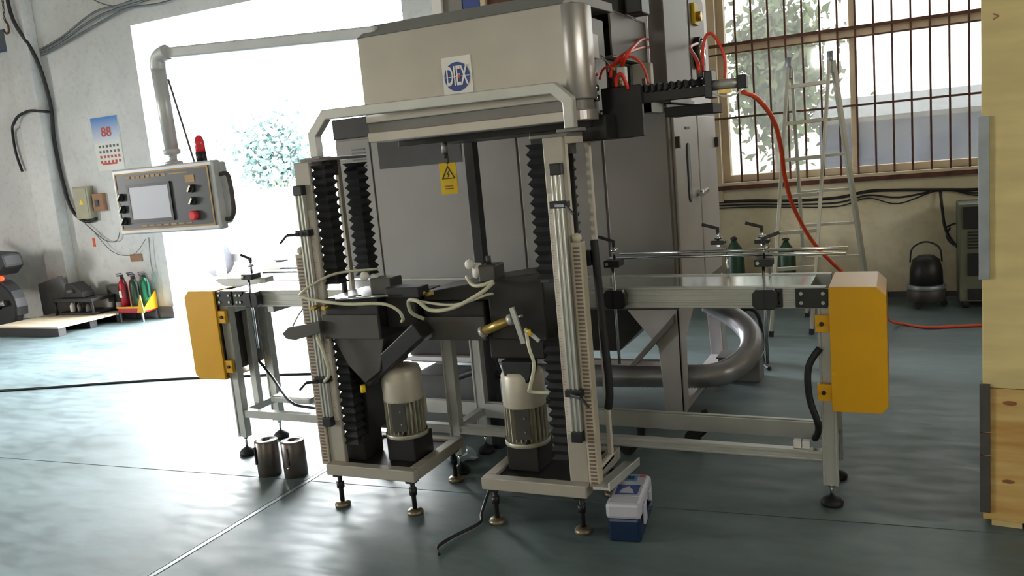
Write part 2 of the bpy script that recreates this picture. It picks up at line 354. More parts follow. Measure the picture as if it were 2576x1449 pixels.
struct('wall_left', MB().box(XL-.24, XL, YF, -4, 0, ZC).box(XL-.24, XL, -1, 7.66, 0, ZC).box(XL-.24, XL, -4, -1, 0, 1.2).box(XL-.24, XL, -4, -1, 3.0, ZC), 'wall_l')  # unseen opening added to brighten the back-left wall and floor
struct('ceiling', MB().box(XL-.3, XR+.3, YF-.3, 8.6, ZC, ZC+.2), 'ceil')
# skirting of the left wall
struct('baseboard_back', MB().box(-9.64, -8.05, 7.385, 7.4, 0, .14), 'slate', bev=.003)

# window in the right-hand back wall
wd = thing('window_1', 'cream framed factory window behind rusty iron bars', 'window', (0.05, 8.3, WZ0)); del wd['category']; del wd['label']; wd['kind'] = 'structure'
MB().frame(WX0, WX1, 8.24, 8.34, WZ0, WZ1, .065).build('window_frame', 'beige', wd, .004)
MB().box(-.375, -.325, 8.25, 8.33, WZ0+.06, WZ1-.06).build('mullion', 'beige', wd, .004)
MB().box(WX0+.06, WX1-.06, 8.245, 8.335, 2.33, 2.41).build('transom', 'beige', wd, .004)
MB().box(WX0-.04, WX1+.04, 8.12, 8.26, WZ0-.04, WZ0+.0).build('window_sill', 'beige', wd, .004)
MB().box(WX0-.1, WX0, 8.14, 8.22, .95, ZC-1.5).build('casing', 'beige', wd, .004)
for (a, b, c, d) in ((WX0+.065, -.375, WZ0+.06, 2.33), (-.325, WX1-.065, WZ0+.06, 2.33), (WX0+.065, -.375, 2.41, WZ1-.06), (-.325, WX1-.065, 2.41, WZ1-.06)):
    MB().box(a, b, 8.286, 8.29, c, d).build('pane', 'glass', wd)
gr = thing('window_grille', 'rusty iron bar grille across the factory window', 'window bars', (0.05, 8.14, 1.08))
for i in range(20):
    x = -1.336+.1455*i
    MB().box(x-.008, x+.008, 8.132, 8.148, 1.08, 3.45).build('bar', 'rust', gr)
for z, h in ((1.085, .02), (1.735, .009), (2.40, .014), (2.32, .006)):
    MB().box(WX0-.06, 1.6, 8.118, 8.132, z-h, z+h).build('rail', 'rust', gr)

# ============================================================ outside
def tree(x, y, z0, h, r, label, seed, lm='leaf'):
    rnd = random.Random(seed)
    t = thing('tree', label, 'tree', (x, y, -.06))
    mb = MB().cyl((x, y, -.06), (x, y, z0+h*.3), .16, 8, .1)
    for k in range(4):
        a = rnd.random()*6.3; mb.cyl((x, y, z0), (x+math.cos(a)*r*.5, y+math.sin(a)*r*.5, z0+h*.6), .07, 6, .03)
    mb.build('trunk', 'bark', t)
    mb = MB()
    for k in range(3000):
        u = rnd.gauss(0, .42); v_ = rnd.gauss(0, .42); w_ = rnd.gauss(0, .4)
        c = Vector((x+u*r, y+v_*r, z0+h*.55+w_*h*.5)); s_ = rnd.uniform(.05, .15)*max(1, r/1.4)
        a = Vector((rnd.gauss(0, 1), rnd.gauss(0, 1), rnd.gauss(0, 1))).normalized(); b = a.orthogonal().normalized()
        mb.add([c-a*s_, c-b*s_*.5, c+a*s_, c+b*s_*.5], [(0, 1, 2, 3)])
    mb.build('foliage', lm, t, kind='stuff')
tree(-16.7, 20, .8, 2.6, 1.3, 'hazy green tree beyond the open doorway, above the white car', 1, 'leafdark')
tree(-5.4, 19, 1.2, 3.4, 1.8, 'tree outside the barred window, seen left of the ladder', 3)
tree(-1.9, 16, 1.0, 3.0, .9, 'tree outside the window, seen behind the ladder top', 5)
sh = thing('storage_shed', 'low blue-grey sheet metal shed outside the barred window', 'shed', (1.6, 12.2, -.06))
MB().box(-.9, 5, 11.5, 13, -.06, 1.62).build('wall', 'shed', sh)
MB().prism([(11.35, 1.60), (13.1, 1.9), (13.1, 1.96), (11.35, 1.66)], 0, -1.0, 5.1).build('roof', 'slate', sh)
for k in range(14):
    MB().box(-.9+k*.42, -.86+k*.42, 11.475, 11.5, -.06, 1.6).build('rib', 'shed', sh)

# white car beyond the doorway (side on)
car = thing('car', 'white car parked on the bright yard outside the doorway', 'car', (-9.8, 12.2, -.06))
cx0, cx1, cy0, cy1 = -11.9, -7.7, 11.4, 13.1
prof = [(cx0, .30), (cx0-.02, .62), (cx0+.1, .85), (cx0+.95, .98), (cx0+1.55, 1.40), (cx0+3.1, 1.42), (cx0+3.9, 1.0), (cx1, .92), (cx1+.03, .5), (cx1, .30)]
MB().prism([(a, b) for a, b in prof], 1, cy0, cy1).build('body', 'carw', car, .05)
MB().prism([(cx0+1.2, 1.0), (cx0+1.62, 1.34), (cx0+3.05, 1.36), (cx0+3.65, 1.02)], 1, cy0-.004, cy0+.02).build('side_window', 'tint', car)
MB().box(cx0+2.28, cx0+2.36, cy0-.01, cy0+.03, .98, 1.38).build('door_post', 'carw', car)
MB().box(cx0+.1, cx1-.1, cy0+.02, cy1-.02, .17, .32).build('sill', 'blackpl', car)
for x in (cx0+.75, cx1-.8):
    for yy, s_ in ((cy0, 1), (cy1, -1)):
        q = MB().lathe((x, yy-.10*s_, .26), [(.15, .0), (.31, 0), (.33, .03), (.33, .17), (.31, .2)], 24, (0, s_, 0)).build('wheel', 'cartyre', car)
        MB().lathe((x, yy-.13*s_, .26), [(.02, 0), (.17, .01), (.2, .03)], 16, (0, s_, 0)).build('hub_cap', 'alu', q)
MB().box(cx1-.02, cx1+.06, cy0+.1, cy1-.1, .32, .5).build('bumper', 'blackpl', car, .01)
# downpipe and bars by the door jamb, outside
dp = MB().tube([(-7.98, 7.9, 1.02), (-7.78, 7.9, 1.02), (-7.70, 7.9, .96), (-7.70, 7.9, .0)], .06, 12)
o = recentre(dp.build('drain_pipe', 'white')); tag(o, 'pale bent drain pipe standing just outside the door jamb', 'pipe')
for k, (a, b) in enumerate((((-7.25, 8.9, 0), (-7.05, 9.2, .85)), ((-6.72, 9.0, 0), (-6.93, 9.2, .85)), ((-6.5, 8.6, 0), (-6.85, 8.7, 1.25)))):
    o = recentre(MB().cyl(a, b, .012, 6).build('metal_rod', 'slate')); 
    tag(o, ('thin grey rod leaning right outside the doorway, nearest the jamb', 'thin grey rod leaning left outside the doorway, second from the jamb', 'taller thin grey rod outside the doorway, before the car wheel')[k], 'rod')

# ============================================================ things on and by the left wall
def wire(name, pts, r, label, cat='cable', m='cable', n=6):
    return tag(recentre(MB().tube(pts, r, n).build(name, m)), label, cat)
yw = 7.36; yp = 7.19
wire('wall_cable', [(-9.78, yp, 4.2), (-9.74, yp, 3.75), (-9.60, 7.3, 3.3), (-9.56, yw, 2.75), (-9.60, yw, 2.3), (-9.58, yw, 1.8), (-9.50, yw, 1.42), (-9.30, yw, 1.25), (-9.08, yw, 1.27)], .022, 'thick black cable running down the grey wall beside the calendar')
wire('wall_cable', [(-9.55, yw-.03, 2.63), (-9.62, yp, 2.65), (-9.75, yp, 2.66), (-9.95, yp, 2.62), (-10.06, yp, 2.54), (-10.35, yw, 2.48), (-10.36, yw, 2.2), (-10.3, yw, 1.95)], .018, 'black cable branching left across the pilaster')
for k, (dz, lab) in enumerate(((0, 'sagging cable to the door head, lowest of the bundle'), (.09, 'sagging cable to the door head, middle of the bundle'), (.17, 'sagging cable to the door head, topmost of the bundle'))):
    wire('overhead_cable', [(-9.58, yw, 3.32+dz*.4), (-9.15, yw, 3.40+dz*.5), (-8.5, yw-.02*k, 3.55+dz*.7), (-8.0, yw-.02*k, 3.64+dz*.3), (-7.4, yw, 3.62+dz), (-6.7, yw, 3.72+dz), (-5.8, yw, 3.9+dz)], .013, lab, m='slate')
wire('overhead_cable', [(-8.7, yw, 3.95), (-8.45, yw, 3.78), (-8.1, yw, 3.66)], .007, 'thin wire slanting up to the ceiling above the calendar', m='slate')
wire('thin_wire', [(-9.3, yw, 1.22), (-9.0, yw, 1.0), (-8.8, yw, .98), (-8.72, yw, 1.08)], .006, 'short thin wire looping under the breaker box', m='slate')
wire('thin_wire', [(-9.2, yw, 1.15), (-8.9, yw, .85), (-8.55, yw, .80), (-8.3, yw, .98)], .004, 'long thin wire sagging along the grey wall', m='slate')
wire('thin_wire', [(-8.24, yw, 1.0), (-8.27, yw, .7), (-8.25, yw, .55)], .006, 'short wire hanging above the green extinguishers', m='slate')
# hook and chain on the pilaster
ch = thing('chain_hoist', 'rusty chain with a hook hanging on the pilaster', 'chain', (-9.86, 7.17, 3.62))
for k in range(9):
    a = Vector((-9.86+.005*k, 7.17, 3.78+.05*k)); d = Vector((.012, 0, 0)) if k % 2 else Vector((0, .012, 0))
    MB().tube([a+d, a+Vector((0, 0, .03)), a-d, a-Vector((0, 0, .03)), a+d], .005, 5, 3).build('link', 'rust', ch)
MB().tube([(-9.86, 7.17, 3.76), (-9.82, 7.17, 3.70), (-9.83, 7.17, 3.62), (-9.88, 7.17, 3.61), (-9.92, 7.17, 3.66)], .013, 6).build('hook', 'rust', ch)
# blue framed notice top left
nb = thing('notice_board', 'blue framed board hanging at the upper left of the wall', 'notice board', (-10.3, 7.37, 3.4))
MB().box(-10.7, -10.06, 7.36, 7.4, 3.46, 4.4).build('frame', 'navy', nb, .005)
MB().box(-10.64, -10.15, 7.345, 7.36, 3.72, 4.4).build('sheet', 'white', nb)
MB().box(-10.64, -10.1, 7.35, 7.36, 3.47, 3.7).build('footer', 'panelface', nb)
# calendar
cal = thing('calendar', 'wall calendar with blue top and red figures 88', 'calendar', (-8.7, 7.39, 1.85))
MB().box(-8.94, -8.49, 7.388, 7.4, 1.845, 2.485).build('sheet', 'white', cal)
def blueramp():
    m = mat('calendar_sky', (60, 140, 214), .5, 0, .02, 3); nt = m.node_tree
    t = nt.nodes.new('ShaderNodeTexCoord'); s = nt.nodes.new('ShaderNodeSeparateXYZ'); r = nt.nodes.new('ShaderNodeValToRGB')
    nt.links.new(t.outputs['Generated'], s.inputs[0]); nt.links.new(s.outputs['Z'], r.inputs[0]); nt.links.new(r.outputs[0], nt.nodes['Principled BSDF'].inputs['Base Color'])
    r.color_ramp.elements[0].color = (*s2l((228, 228, 232)), 1); r.color_ramp.elements[1].color = (*s2l((30, 120, 200)), 1); return m
MB().box(-8.94, -8.49, 7.383, 7.388, 2.18, 2.485).build('picture', blueramp(), cal)
text_mesh('88', .16, .001, lambda p: (-8.70+p.x*1.1, 7.381-p.z, 2.30+p.y), 'figures', 'redink', cal, 'red figures 88')
for r_ in range(4):
    q = MB()
    for c_ in range(6): q.box(-8.87+c_*.062, -8.84+c_*.062, 7.384, 7.388, 2.12-r_*.062, 2.15-r_*.062)
    q.build('date_row', 'redink' if r_ > 1 else 'slate', cal)
MB().box(-8.85, -8.6, 7.384, 7.388, 1.915, 1.935).build('footer_line', 'redink', cal)
# breaker box, socket, plaque, marks
bb = thing('breaker_box', 'grey breaker box with a small yellow sticker', 'electrical box', (-9.22, 7.33, 1.3))
MB().box(-9.36, -9.1, 7.30, 7.4, 1.28, 1.68).build('body', 'box', bb, .008)
MB().box(-9.34, -9.12, 7.292, 7.30, 1.30, 1.66).build('door', 'box', bb, .004)
MB().prism([(-9.26, 1.46), (-9.18, 1.46), (-9.22, 1.53)], 1, 7.289, 7.292).build('sticker', 'warn', bb)
so = thing('wall_socket', 'dark brown wall switch unit half behind the control panel', 'switch', (-8.98, 7.36, 1.4))
MB().box(-9.08, -8.9, 7.34, 7.4, 1.36, 1.58).build('body', 'brown', so, .006)
MB().box(-9.03, -8.97, 7.328, 7.34, 1.42, 1.50).build('toggle', 'blackpl', so, .004)
o = recentre(MB().box(-8.64, -8.44, 7.385, 7.4, .71, .80).build('wall_plaque', 'brown', None, .003)); tag(o, 'small brown plate on the wall above the extinguishers', 'plate')
o = recentre(MB().box(-9.26, -9.225, 7.392, 7.4, .92, 1.03).build('paint_mark', 'orange')); tag(o, 'small orange mark on the grey wall', 'mark')
sb = thing('junction_box', 'small grey box low on the wall beside the extinguishers', 'electrical box', (-8.92, 7.36, .25))
MB().box(-9.05, -8.82, 7.31, 7.4, .22, .44).build('body', 'dkgrey', sb, .006)
MB().box(-9.035, -8.835, 7.302, 7.31, .235, .425).build('lid', 'dkgrey', sb, .003)
# extinguishers in a rack
rk = thing('extinguisher_rack', 'red and yellow floor rack holding four extinguishers', 'rack', (-8.5, 7.25, .0))
MB().box(-8.70, -8.30, 7.14, 7.38, .11, .13).box(-8.70, -8.30, 7.14, 7.15, .13, .19).build('tray', 'fired', rk, .002)
MB().box(-8.71, -8.30, 7.13, 7.14, .17, .19).build('front_rail', 'yellow', rk)
for x in (-8.69, -8.31):
    for y in (7.15, 7.36): MB().box(x-.01, x+.01, y-.01, y+.01, 0, .12).build('leg', 'slate', rk)
MB().prism([(7.14, .13), (7.38, .13), (7.38, .36)], 0, -8.30, -8.29).build('side_plate', 'yellow', rk)
MB().prism([(-8.36, .12), (-8.24, .12), (-8.27, .34)], 1, 7.12, 7.13).build('corner_plate', 'yellow', rk)
ext_labels = [('red', 'red fire extinguisher with white label, leftmost in the rack'), ('red', 'red fire extinguisher standing beside the green cylinder'), ('green', 'dark green extinguisher third from the left in the rack'), ('green', 'bright green extinguisher at the right end of the rack')]
for k, (cl, lab) in enumerate(ext_labels):
    x = -8.645+.098*k; y = 7.22+.07*(k % 2 == 1)*1
    e = thing('fire_extinguisher', lab, 'fire extinguisher', (x, y, .13), 'extinguishers in the rack')
    mt = 'fired' if cl == 'red' else ('dkgreen' if k == 2 else 'green')
    MB().lathe((x, y, .13), [(.04, 0), (.052, .01), (.052, .30), (.045, .35), (.02, .385), (.018, .40)], 16).build('cylinder', mt, e)
    MB().cyl((x, y, .53), (x, y, .56), .02, 10).box(x-.012, x+.012, y-.06, y+.02, .56, .575).box(x-.012, x+.012, y-.07, y, .585, .597).build('valve', 'blackpl', e)
    MB().tube([(x+.02, y, .55), (x+.06, y-.02, .5), (x+.062, y-.02, .38), (x+.058, y-.02, .28)], .009, 6).build('hose', 'black', e)
    if k == 0: MB().box(x-.02, x+.02, y-.056, y-.05, .30, .38).build('label_sticker', 'white', e)
# leaning panel, trolley and wooden pallet board
lp = tag(recentre(MB().prism([(-10.05, 0), (-9.42, 0), (-9.42, .33), (-9.62, .6), (-10.05, .50)], 1, 7.12, 7.16).build('leaning_sheet', 'slate')), 'dull grey metal sheet leaning beside the pilaster', 'sheet')
tr = thing('tool_trolley', 'small dark low work trolley with clutter on top by the wall', 'trolley', (-9.25, 7.1, .12))
MB().box(-9.6, -8.9, 6.95, 7.3, .29, .33).build('top', 'blackmt', tr, .004)
for x in (-9.58, -8.92):
    for y in (6.97, 7.28): MB().cyl((x, y, .121), (x, y, .3), .018, 8).build('leg', 'blackmt', tr)
MB().box(-9.58, -8.92, 6.98, 7.27, .135, .15).build('shelf', 'blackmt', tr)
o = thing('machine_vice', 'black bench vice heap on the low trolley', 'tool', (-9.35, 7.1, .33))
MB().prism([(-9.48, .33), (-9.12, .33), (-9.14, .40), (-9.3, .52), (-9.42, .50)], 1, 7.02, 7.2).build('body', 'blackmt', o, .01)
MB().cyl((-9.3, 6.95, .42), (-9.3, 7.28, .42), .02, 8).build('screw', 'dkgrey', o)
for k, (x, h, c_) in enumerate(((-9.42, .15, 'white'), (-9.29, .16, 'castiron'), (-9.14, .12, 'slate'))):
    b = thing('bottle', ('white bottle on the trolley shelf', 'grey can in the middle of the trolley shelf', 'squat grey can at the right of the trolley shelf')[k], 'bottle', (x, 7.08, .15), 'bottles under the trolley')
    MB().lathe((x, 7.08, .15), [(.03, 0), (.032, .01), (.032, h*.5), (.016, h*.65), (.014, h*.75)], 12).build('body', c_, b)
    MB().cyl((x, 7.08, .15+h*.75), (x, 7.08, .16+h*.75), .016, 10).build('cap', 'blackpl', b)
pl = thing('wooden_pallet', 'pale wooden board platform lying on dark blocks', 'pallet', (-8.95, 6.95, 0))
for k in range(6):
    MB().obox((-9.30+.006*k, 6.42+.155*k, .108), ((1, -.02, 0), (.02, 1, 0), (0, 0, 1)), (.57, .074, .012)).build('plank', 'board', pl, .002)
for k, (y0) in enumerate((6.40, 6.82, 7.2)):
    MB().box(-9.85, -8.76, y0-.05, y0+.05, 0, .096).build('block', 'blackmt', pl, .003)
# motorcycle, mostly outside the frame
mo = thing('motorcycle', 'black motorcycle with lit red tail light at the left edge', 'motorcycle', (-10.2, 6.65, 0))
wh = MB().lathe((-10.12, 6.68, .30), [(.24, -.05), (.29, -.045), (.305, 0), (.29, .045), (.24, .05)], 28, (0, 1, 0)).build('wheel', 'tyre', mo)
MB().lathe((-10.12, 6.68, .30), [(.03, -.05), (.03, .05)], 12, (0, 1, 0)).build('hub', 'alu', wh)
for k in range(8):
    a = k*PI/4; MB().cyl((-10.12, 6.68, .30), (-10.12+.25*math.cos(a), 6.68, .30+.25*math.sin(a)), .006, 5).build('spoke', 'alu', wh)
q = MB(); pts = [(-10.12+.34*math.cos(a), .30+.34*math.sin(a)) for a in [PI*k/10 for k in range(-1, 9)]]
q.prism(pts+[(-10.12+.32*math.cos(a), .30+.32*math.sin(a)) for a in [PI*k/10 for k in range(8, -2, -1)]], 1, 6.61, 6.75).build('mudguard', 'blackpl', mo)
MB().prism([(-11.4, .72), (-9.92, .70), (-9.78, .80), (-9.82, .96), (-10.3, 1.0), (-11.0, .92), (-11.4, .94)], 1, 6.55, 6.81).build('seat', 'black', mo, .03)
MB().prism([(-11.6, .5), (-10.5, .45), (-10.1, .7), (-11.5, .75)], 1, 6.62, 6.74).build('frame', 'blackmt', mo, .01)
MB().lathe((-11.45, 6.68, .30), [(.24, -.05), (.29, -.045), (.305, 0), (.29, .045), (.24, .05)], 28, (0, 1, 0)).build('wheel', 'tyre', mo)
MB().sphere((-9.97, 6.60, .66), .05, 12, (1, .6, .7)).build('tail_light', 'taill', mo, label='glowing red tail light')
MB().cyl((-10.7, 6.60, .25), (-9.95, 6.58, .36), .035, 10).build('exhaust', 'chrome', mo)
MB().bar((-10.9, 6.68, .95), (-11.2, 6.68, 1.1), .5, .03).build('handlebar', 'blackmt', mo)
# floor cable towards the machine
wire('floor_cable', [(-9.6, 3.5, .008), (-6.9, 4.38, .008), (-5.9, 4.74, .008), (-5.27, 4.94, .008), (-4.2, 5.18, .008), (-2.6, 5.4, .008)], .010, 'long black cable lying across the floor to the machine')

# ============================================================ big cabinet behind the machine
cb = thing('machine_cabinet', 'large grey machine cabinet on tapered legs behind the conveyor', 'cabinet', (-2.2, 5.2, 0))
CX0, CX1, CY0, CY1, CZ0, CZ1 = -3.35, -1.14, 4.6, 5.95, .62, 1.77
MB().box(CX0, CX1, CY0+.012, CY1, CZ0, CZ1).build('body', 'cab', cb, .006)
for x0, x1 in ((CX0+.0, -3.08), (-3.075, -2.05), (-2.045, -1.52), (-1.515, CX1-.004)):
    MB().box(x0+.004, x1-.004, CY0, CY0+.014, CZ0+.01, CZ1-.012).build('front_panel', 'cab', cb, .003)
MB().box(-3.02, -2.42, CY0-.004, CY0+.002, 1.555, 1.75).build('dark_window', 'blackmt', cb)
for k in range(6): MB().box(-3.22, -3.12, CY0-.006, CY0, 1.58+.022*k, 1.588+.022*k).build('vent', 'panelface', cb)
MB().box(CX0-.02, -1.9, CY0+.02, CY1, CZ1, 1.90).build('top_beam', 'blackmt', cb, .004)
# doors on the right-hand side face
for k, (y0, y1) in enumerate(((4.68, 5.28), (5.31, 5.86))):
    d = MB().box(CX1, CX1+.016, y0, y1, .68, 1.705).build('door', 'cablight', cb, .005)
    if k == 0:
        q = MB(); n = 10
        ring = [(4.99+.045*math.cos(a), (1.50 if math.sin(a) > 0 else 1.24)+.045*math.sin(a)) for a in [2*PI*i/24+.01 for i in range(24)]]
        q.prism(ring, 0, CX1+.016, CX1+.020).build('slot_window', 'black', d)
        ring2 = [(4.985+.026*math.cos(a), (1.50 if math.sin(a) > 0 else 1.24)+.036*math.sin(a)) for a in [2*PI*i/24+.01 for i in range(24)]]
        MB().prism(ring2, 0, CX1+.020, CX1+.024).build('window_glass', 'screen', d)
        MB().box(CX1+.016, CX1+.02, 4.95, 5.07, 1.625, 1.64).build('nameplate', 'dkgrey', d)
        MB().box(CX1+.016, CX1+.04, 4.69, 4.72, 1.52, 1.585).build('hinge', 'dkgrey', d)
        MB().cyl((CX1+.016, 5.2, 1.235), (CX1+.05, 5.2, 1.235), .02, 12).bar((CX1+.055, 5.14, 1.225), (CX1+.055, 5.32, 1.245), .018, .022).build('door_handle', 'chrome', d, label='chrome handle')
    else:
        MB().box(CX1+.016, CX1+.04, 5.81, 5.84, 1.50, 1.565).build('hinge', 'dkgrey', d)
# legs with gussets
def leg(x, sx, y, sy, b=.13):
    q = MB()
    q.prism([(y, 0), (y+sy*.11, 0), (y+sy*.16, .44), (y+sy*.5, CZ0), (y, CZ0)], 0, x-sx*.012, x)
    q.prism([(x, 0), (x-sx*.11, 0), (x-sx*.13, .40), (x-sx*.30, CZ0), (x, CZ0)], 1, y, y+sy*.012)
    return q
for x, sx in ((CX1, 1), (CX0, -1)):
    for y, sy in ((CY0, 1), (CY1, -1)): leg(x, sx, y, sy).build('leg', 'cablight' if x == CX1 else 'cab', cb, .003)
MB().box(CX1-.09, CX1, CY0+.12, CY1-.12, 0.0, .05).build('base_rail', 'cablight', cb, .004)
MB().box(CX0, CX0+.09, CY0+.12, CY1-.12, 0, .05).build('base_rail', 'cablight', cb, .004)
MB().box(CX0+.1, CX1-.1, CY0+.01, CY0+.06, .285, .315).build('cross_rail', 'cablight', cb, .003)
# hopper below the cabinet
q = MB(); a = [(-1.25, 4.66), (-2.5, 4.66), (-2.5, 5.6), (-1.25, 5.6)]; b = [(-1.6, 4.9), (-2.2, 4.9), (-2.2, 5.3), (-1.6, 5.3)]
q.add([(x, y, CZ0) for x, y in a]+[(x, y, .30) for x, y in b], [(0, 1, 2, 3), (7, 6, 5, 4)]+[(i, i+4, (i+1) % 4+4, (i+1) % 4) for i in range(4)])
q.build('hopper', 'dkgrey', cb)
MB().box(-3.0, -2.05, 4.68, 5.4, .26, CZ0).build('dark_fill_block', 'blackmt', cb, .004)  # added dark block standing in for the gloom between the stands
MB().prism([(-1.16, .60), (-1.44, .30), (-1.40, .30), (-1.16, .55)], 1, 4.56, 4.60).build('diagonal_brace', 'cab', cb, .003)
# square duct standing on the cabinet
du = thing('square_duct', 'tall square sheet metal column rising from the grey cabinet top', 'column', (-1.17, 4.9, CZ1))
MB().box(-1.215, -1.125, 4.6, 5.17, CZ1, 3.4).build('column', 'cab', du, .006)
MB().box(-1.23, -1.11, 4.59, 5.18, CZ1, CZ1+.02).build('flange', 'cab', du, .003)
MB().box(-1.125, -1.118, 4.66, 4.70, CZ1+.08, CZ1+.10).build('seam_clip', 'galv', du)
# tall switch box behind it
tb = thing('control_cupboard', 'tall pale cupboard with round gauge and yellow rotary switch', 'cupboard', (-1.4, 5.7, CZ1))
MB().box(-1.75, -1.16, 5.24, 5.94, CZ1, 3.3).build('body', 'cablight', tb, .01)
q = MB(); yc0, yc1, zc0, zc1, rr = 5.36, 5.80, 1.9, 2.46, .05
ringp = []
for (cy_, cz_, a0) in ((yc1-rr, zc1-rr, 0), (yc0+rr, zc1-rr, PI/2), (yc0+rr, zc0+rr, PI), (yc1-rr, zc0+rr, 3*PI/2)):
    ringp += [(cy_+rr*math.cos(a0+PI/2*i/5), cz_+rr*math.sin(a0+PI/2*i/5)) for i in range(6)]
q.prism(ringp, 0, -1.16, -1.152).build('inset_panel', 'cab', tb, .002)
MB().box(-1.152, -1.13, 5.42, 5.54, 2.27, 2.40).build('switch_plate', 'warn', tb, .004)
MB().cyl((-1.13, 5.48, 2.32), (-1.10, 5.48, 2.32), .03, 12).build('switch_knob', 'brass', tb)
g = MB().lathe((-1.152, 5.50, 2.10), [(.10, 0), (.10, .04), (.088, .04), (.088, .03)], 24, (1, 0, 0)).build('gauge', 'blackpl', tb)
MB().lathe((-1.122, 5.50, 2.10), [(.086, 0), (.07, .02), (.02, .03)], 20, (1, 0, 0)).build('gauge_face', 'chrome', g)
# pieces on top of the cabinet seen over the hood
up = thing('upper_unit', 'upper machine unit with dark panels standing on the cabinet, behind the hood', 'machine unit', (-1.9, 4.8, 1.9))
MB().box(-2.36, -2.30, 4.3, 4.36, 1.90, 2.9).build('post', 'white', up, .003)
MB().box(-2.30, -2.18, 4.32, 4.36, 1.90, 2.9).build('panel', 'cab', up, .003)
MB().box(-2.175, -2.07, 4.32, 4.36, 1.90, 2.9).build('panel', 'navy', up, .003)
MB().box(-2.06, -2.03, 4.30, 4.36, 1.90, 2.9).build('post', 'beige', up, .003)
MB().box(-2.02, -1.86, 4.32, 4.36, 1.90, 2.9).build('panel', 'rust', up, .003)
MB().box(-1.84, -1.82, 4.30, 4.36, 1.90, 2.9).build('post', 'beige', up, .003)
MB().box(-1.81, -1.5, 4.32, 4.36, 1.90, 2.9).build('panel', 'blackmt', up, .003)
MB().box(-2.36, -1.5, 4.36, 4.8, 1.90, 2.0).build('base_beam', 'cab', up, .003)
mc = thing('sheet_metal_box', 'grey sheet metal box with open dark front, right of the hood', 'box', (-1.3, 4.2, 1.95))
q = MB().box(-1.215, -1.205, 3.9, 4.52, 1.985, 2.185).box(-1.42, -1.205, 3.9, 4.52, 2.185, 2.195).box(-1.42, -1.205, 4.51, 4.52, 1.985, 2.185).box(-1.42, -1.41, 3.9, 4.52, 1.985, 2.185).box(-1.42, -1.205, 3.9, 4.52, 1.975, 1.985)
q.build('shell', 'cab', mc, .002)
MB().box(-1.405, -1.22, 4.1, 4.5, 1.99, 2.14).build('motor_block', 'blackmt', mc, .005)
MB().box(-1.40, -1.25, 3.95, 4.5, 1.75, 1.975).build('bracket', 'dkgrey', mc, .004)
tm = thing('top_gear', 'dark gear and motor assembly above the open sheet metal box', 'machine unit', (-1.3, 4.2, 2.195))
MB().box(-1.42, -1.22, 4.1, 4.4, 2.195, 2.42).build('block', 'blackmt', tm, .006)
MB().cyl((-1.36, 4.06, 2.26), (-1.36, 4.06, 2.36), .03, 14).build('cylinder', 'brass', tm)
MB().box(-1.2, -1.12, 4.15, 4.3, 2.195, 2.40).build('motor', 'blackpl', tm, .006)
MB().tube([(-1.3, 4.08, 2.3), (-1.25, 4.0, 2.38), (-1.2, 4.1, 2.42)], .012, 6).build('cable', 'cable', tm)
# plain white housing behind the hoses
o = thing('white_unit', 'small bright white housing behind the red hoses, left of the square column', 'housing', (-1.18, 4.33, 1.72))
MB().box(-1.235, -1.135, 4.3, 4.36, 1.82, 1.968).build('body', 'white', o, .006)
MB().box(-1.215, -1.155, 4.31, 4.35, 1.72, 1.82).box(-1.215, -1.155, 4.31, 4.62, 1.72, 1.77).build('bracket', 'cab', o)

# ============================================================ hood with pipe rail
hd = thing('steel_hood', 'brushed steel hood with a round blue logo sticker', 'hood', (-1.6, 3.3, 1.67))
def hoodpoly(x0, x1, y0, y1, r=.075):
    return [(x0, y1), (x0, y0)]+[(x1-r+r*math.sin(a), y0+r-r*math.cos(a)) for a in [PI/2*i/8 for i in range(9)]]+[(x1, y1)]
hx0, hx1 = -2.08, -1.075
v = hoodpoly(hx0, hx1, 3.1, 3.24); n = len(v)
q = MB(); q.prism(v, 2, 1.752, 2.11); q.sm = [True]*len(q.sm); q.sm[0] = q.sm[1] = False; q.sm[2] = q.sm[3] = False
hs = q.build('hood_shell', 'hood', hd, .004)
MB().prism(hoodpoly(hx0, hx1-.015, 3.115, 3.24), 2, 1.712, 1.752).build('groove_band', 'cab', hd)
MB().prism(hoodpoly(hx0, hx1, 3.10, 3.24), 2, 1.67, 1.712).build('lower_band', 'hood', hd, .004)
MB().prism([(3.1, 2.11), (3.22, 2.175), (3.75, 2.19), (3.75, 2.15), (3.22, 2.13), (3.12, 2.11)], 0, hx0, hx1-.07).build('top_lip', 'cab', hd, .003)
MB().box(hx0+.02, -1.19, 3.24, 3.74, 1.72, 2.12).build('inner_box', 'cab', hd, .004)
MB().box(-1.19, -1.14, 3.26, 3.5, 1.93, 2.03).build('side_bracket', 'cablight', hd, .003)
MB().box(-1.19, -1.13, 3.30, 3.42, 1.70, 1.92).build('side_block', 'blackmt', hd, .004)
for z in (1.76, 1.80, 1.86): MB().cyl((-1.13, 3.33, z), (-1.10, 3.33, z), .014, 10).build('knob', 'chrome', hd)
MB().box(hx0+.05, -1.12, 3.26, 3.8, 1.645, 1.69).build('underside_shade_plate', 'blackmt', hd, .003)  # black plate standing in for the shadow under the hood
MB().box(-1.40, -1.06, 3.28, 3.6, 1.59, 1.69).build('underside_beam', 'blackmt', hd, .004)
for x in (-1.82, -1.325):
    k_ = MB().cyl((x, 3.3, 1.645), (x, 3.3, 1.60), .014, 12).build('plunger', 'aluface', hd)
    MB().cyl((x, 3.3, 1.60), (x, 3.3, 1.575), .008, 10).build('plunger_tip', 'dkgrey', k_)
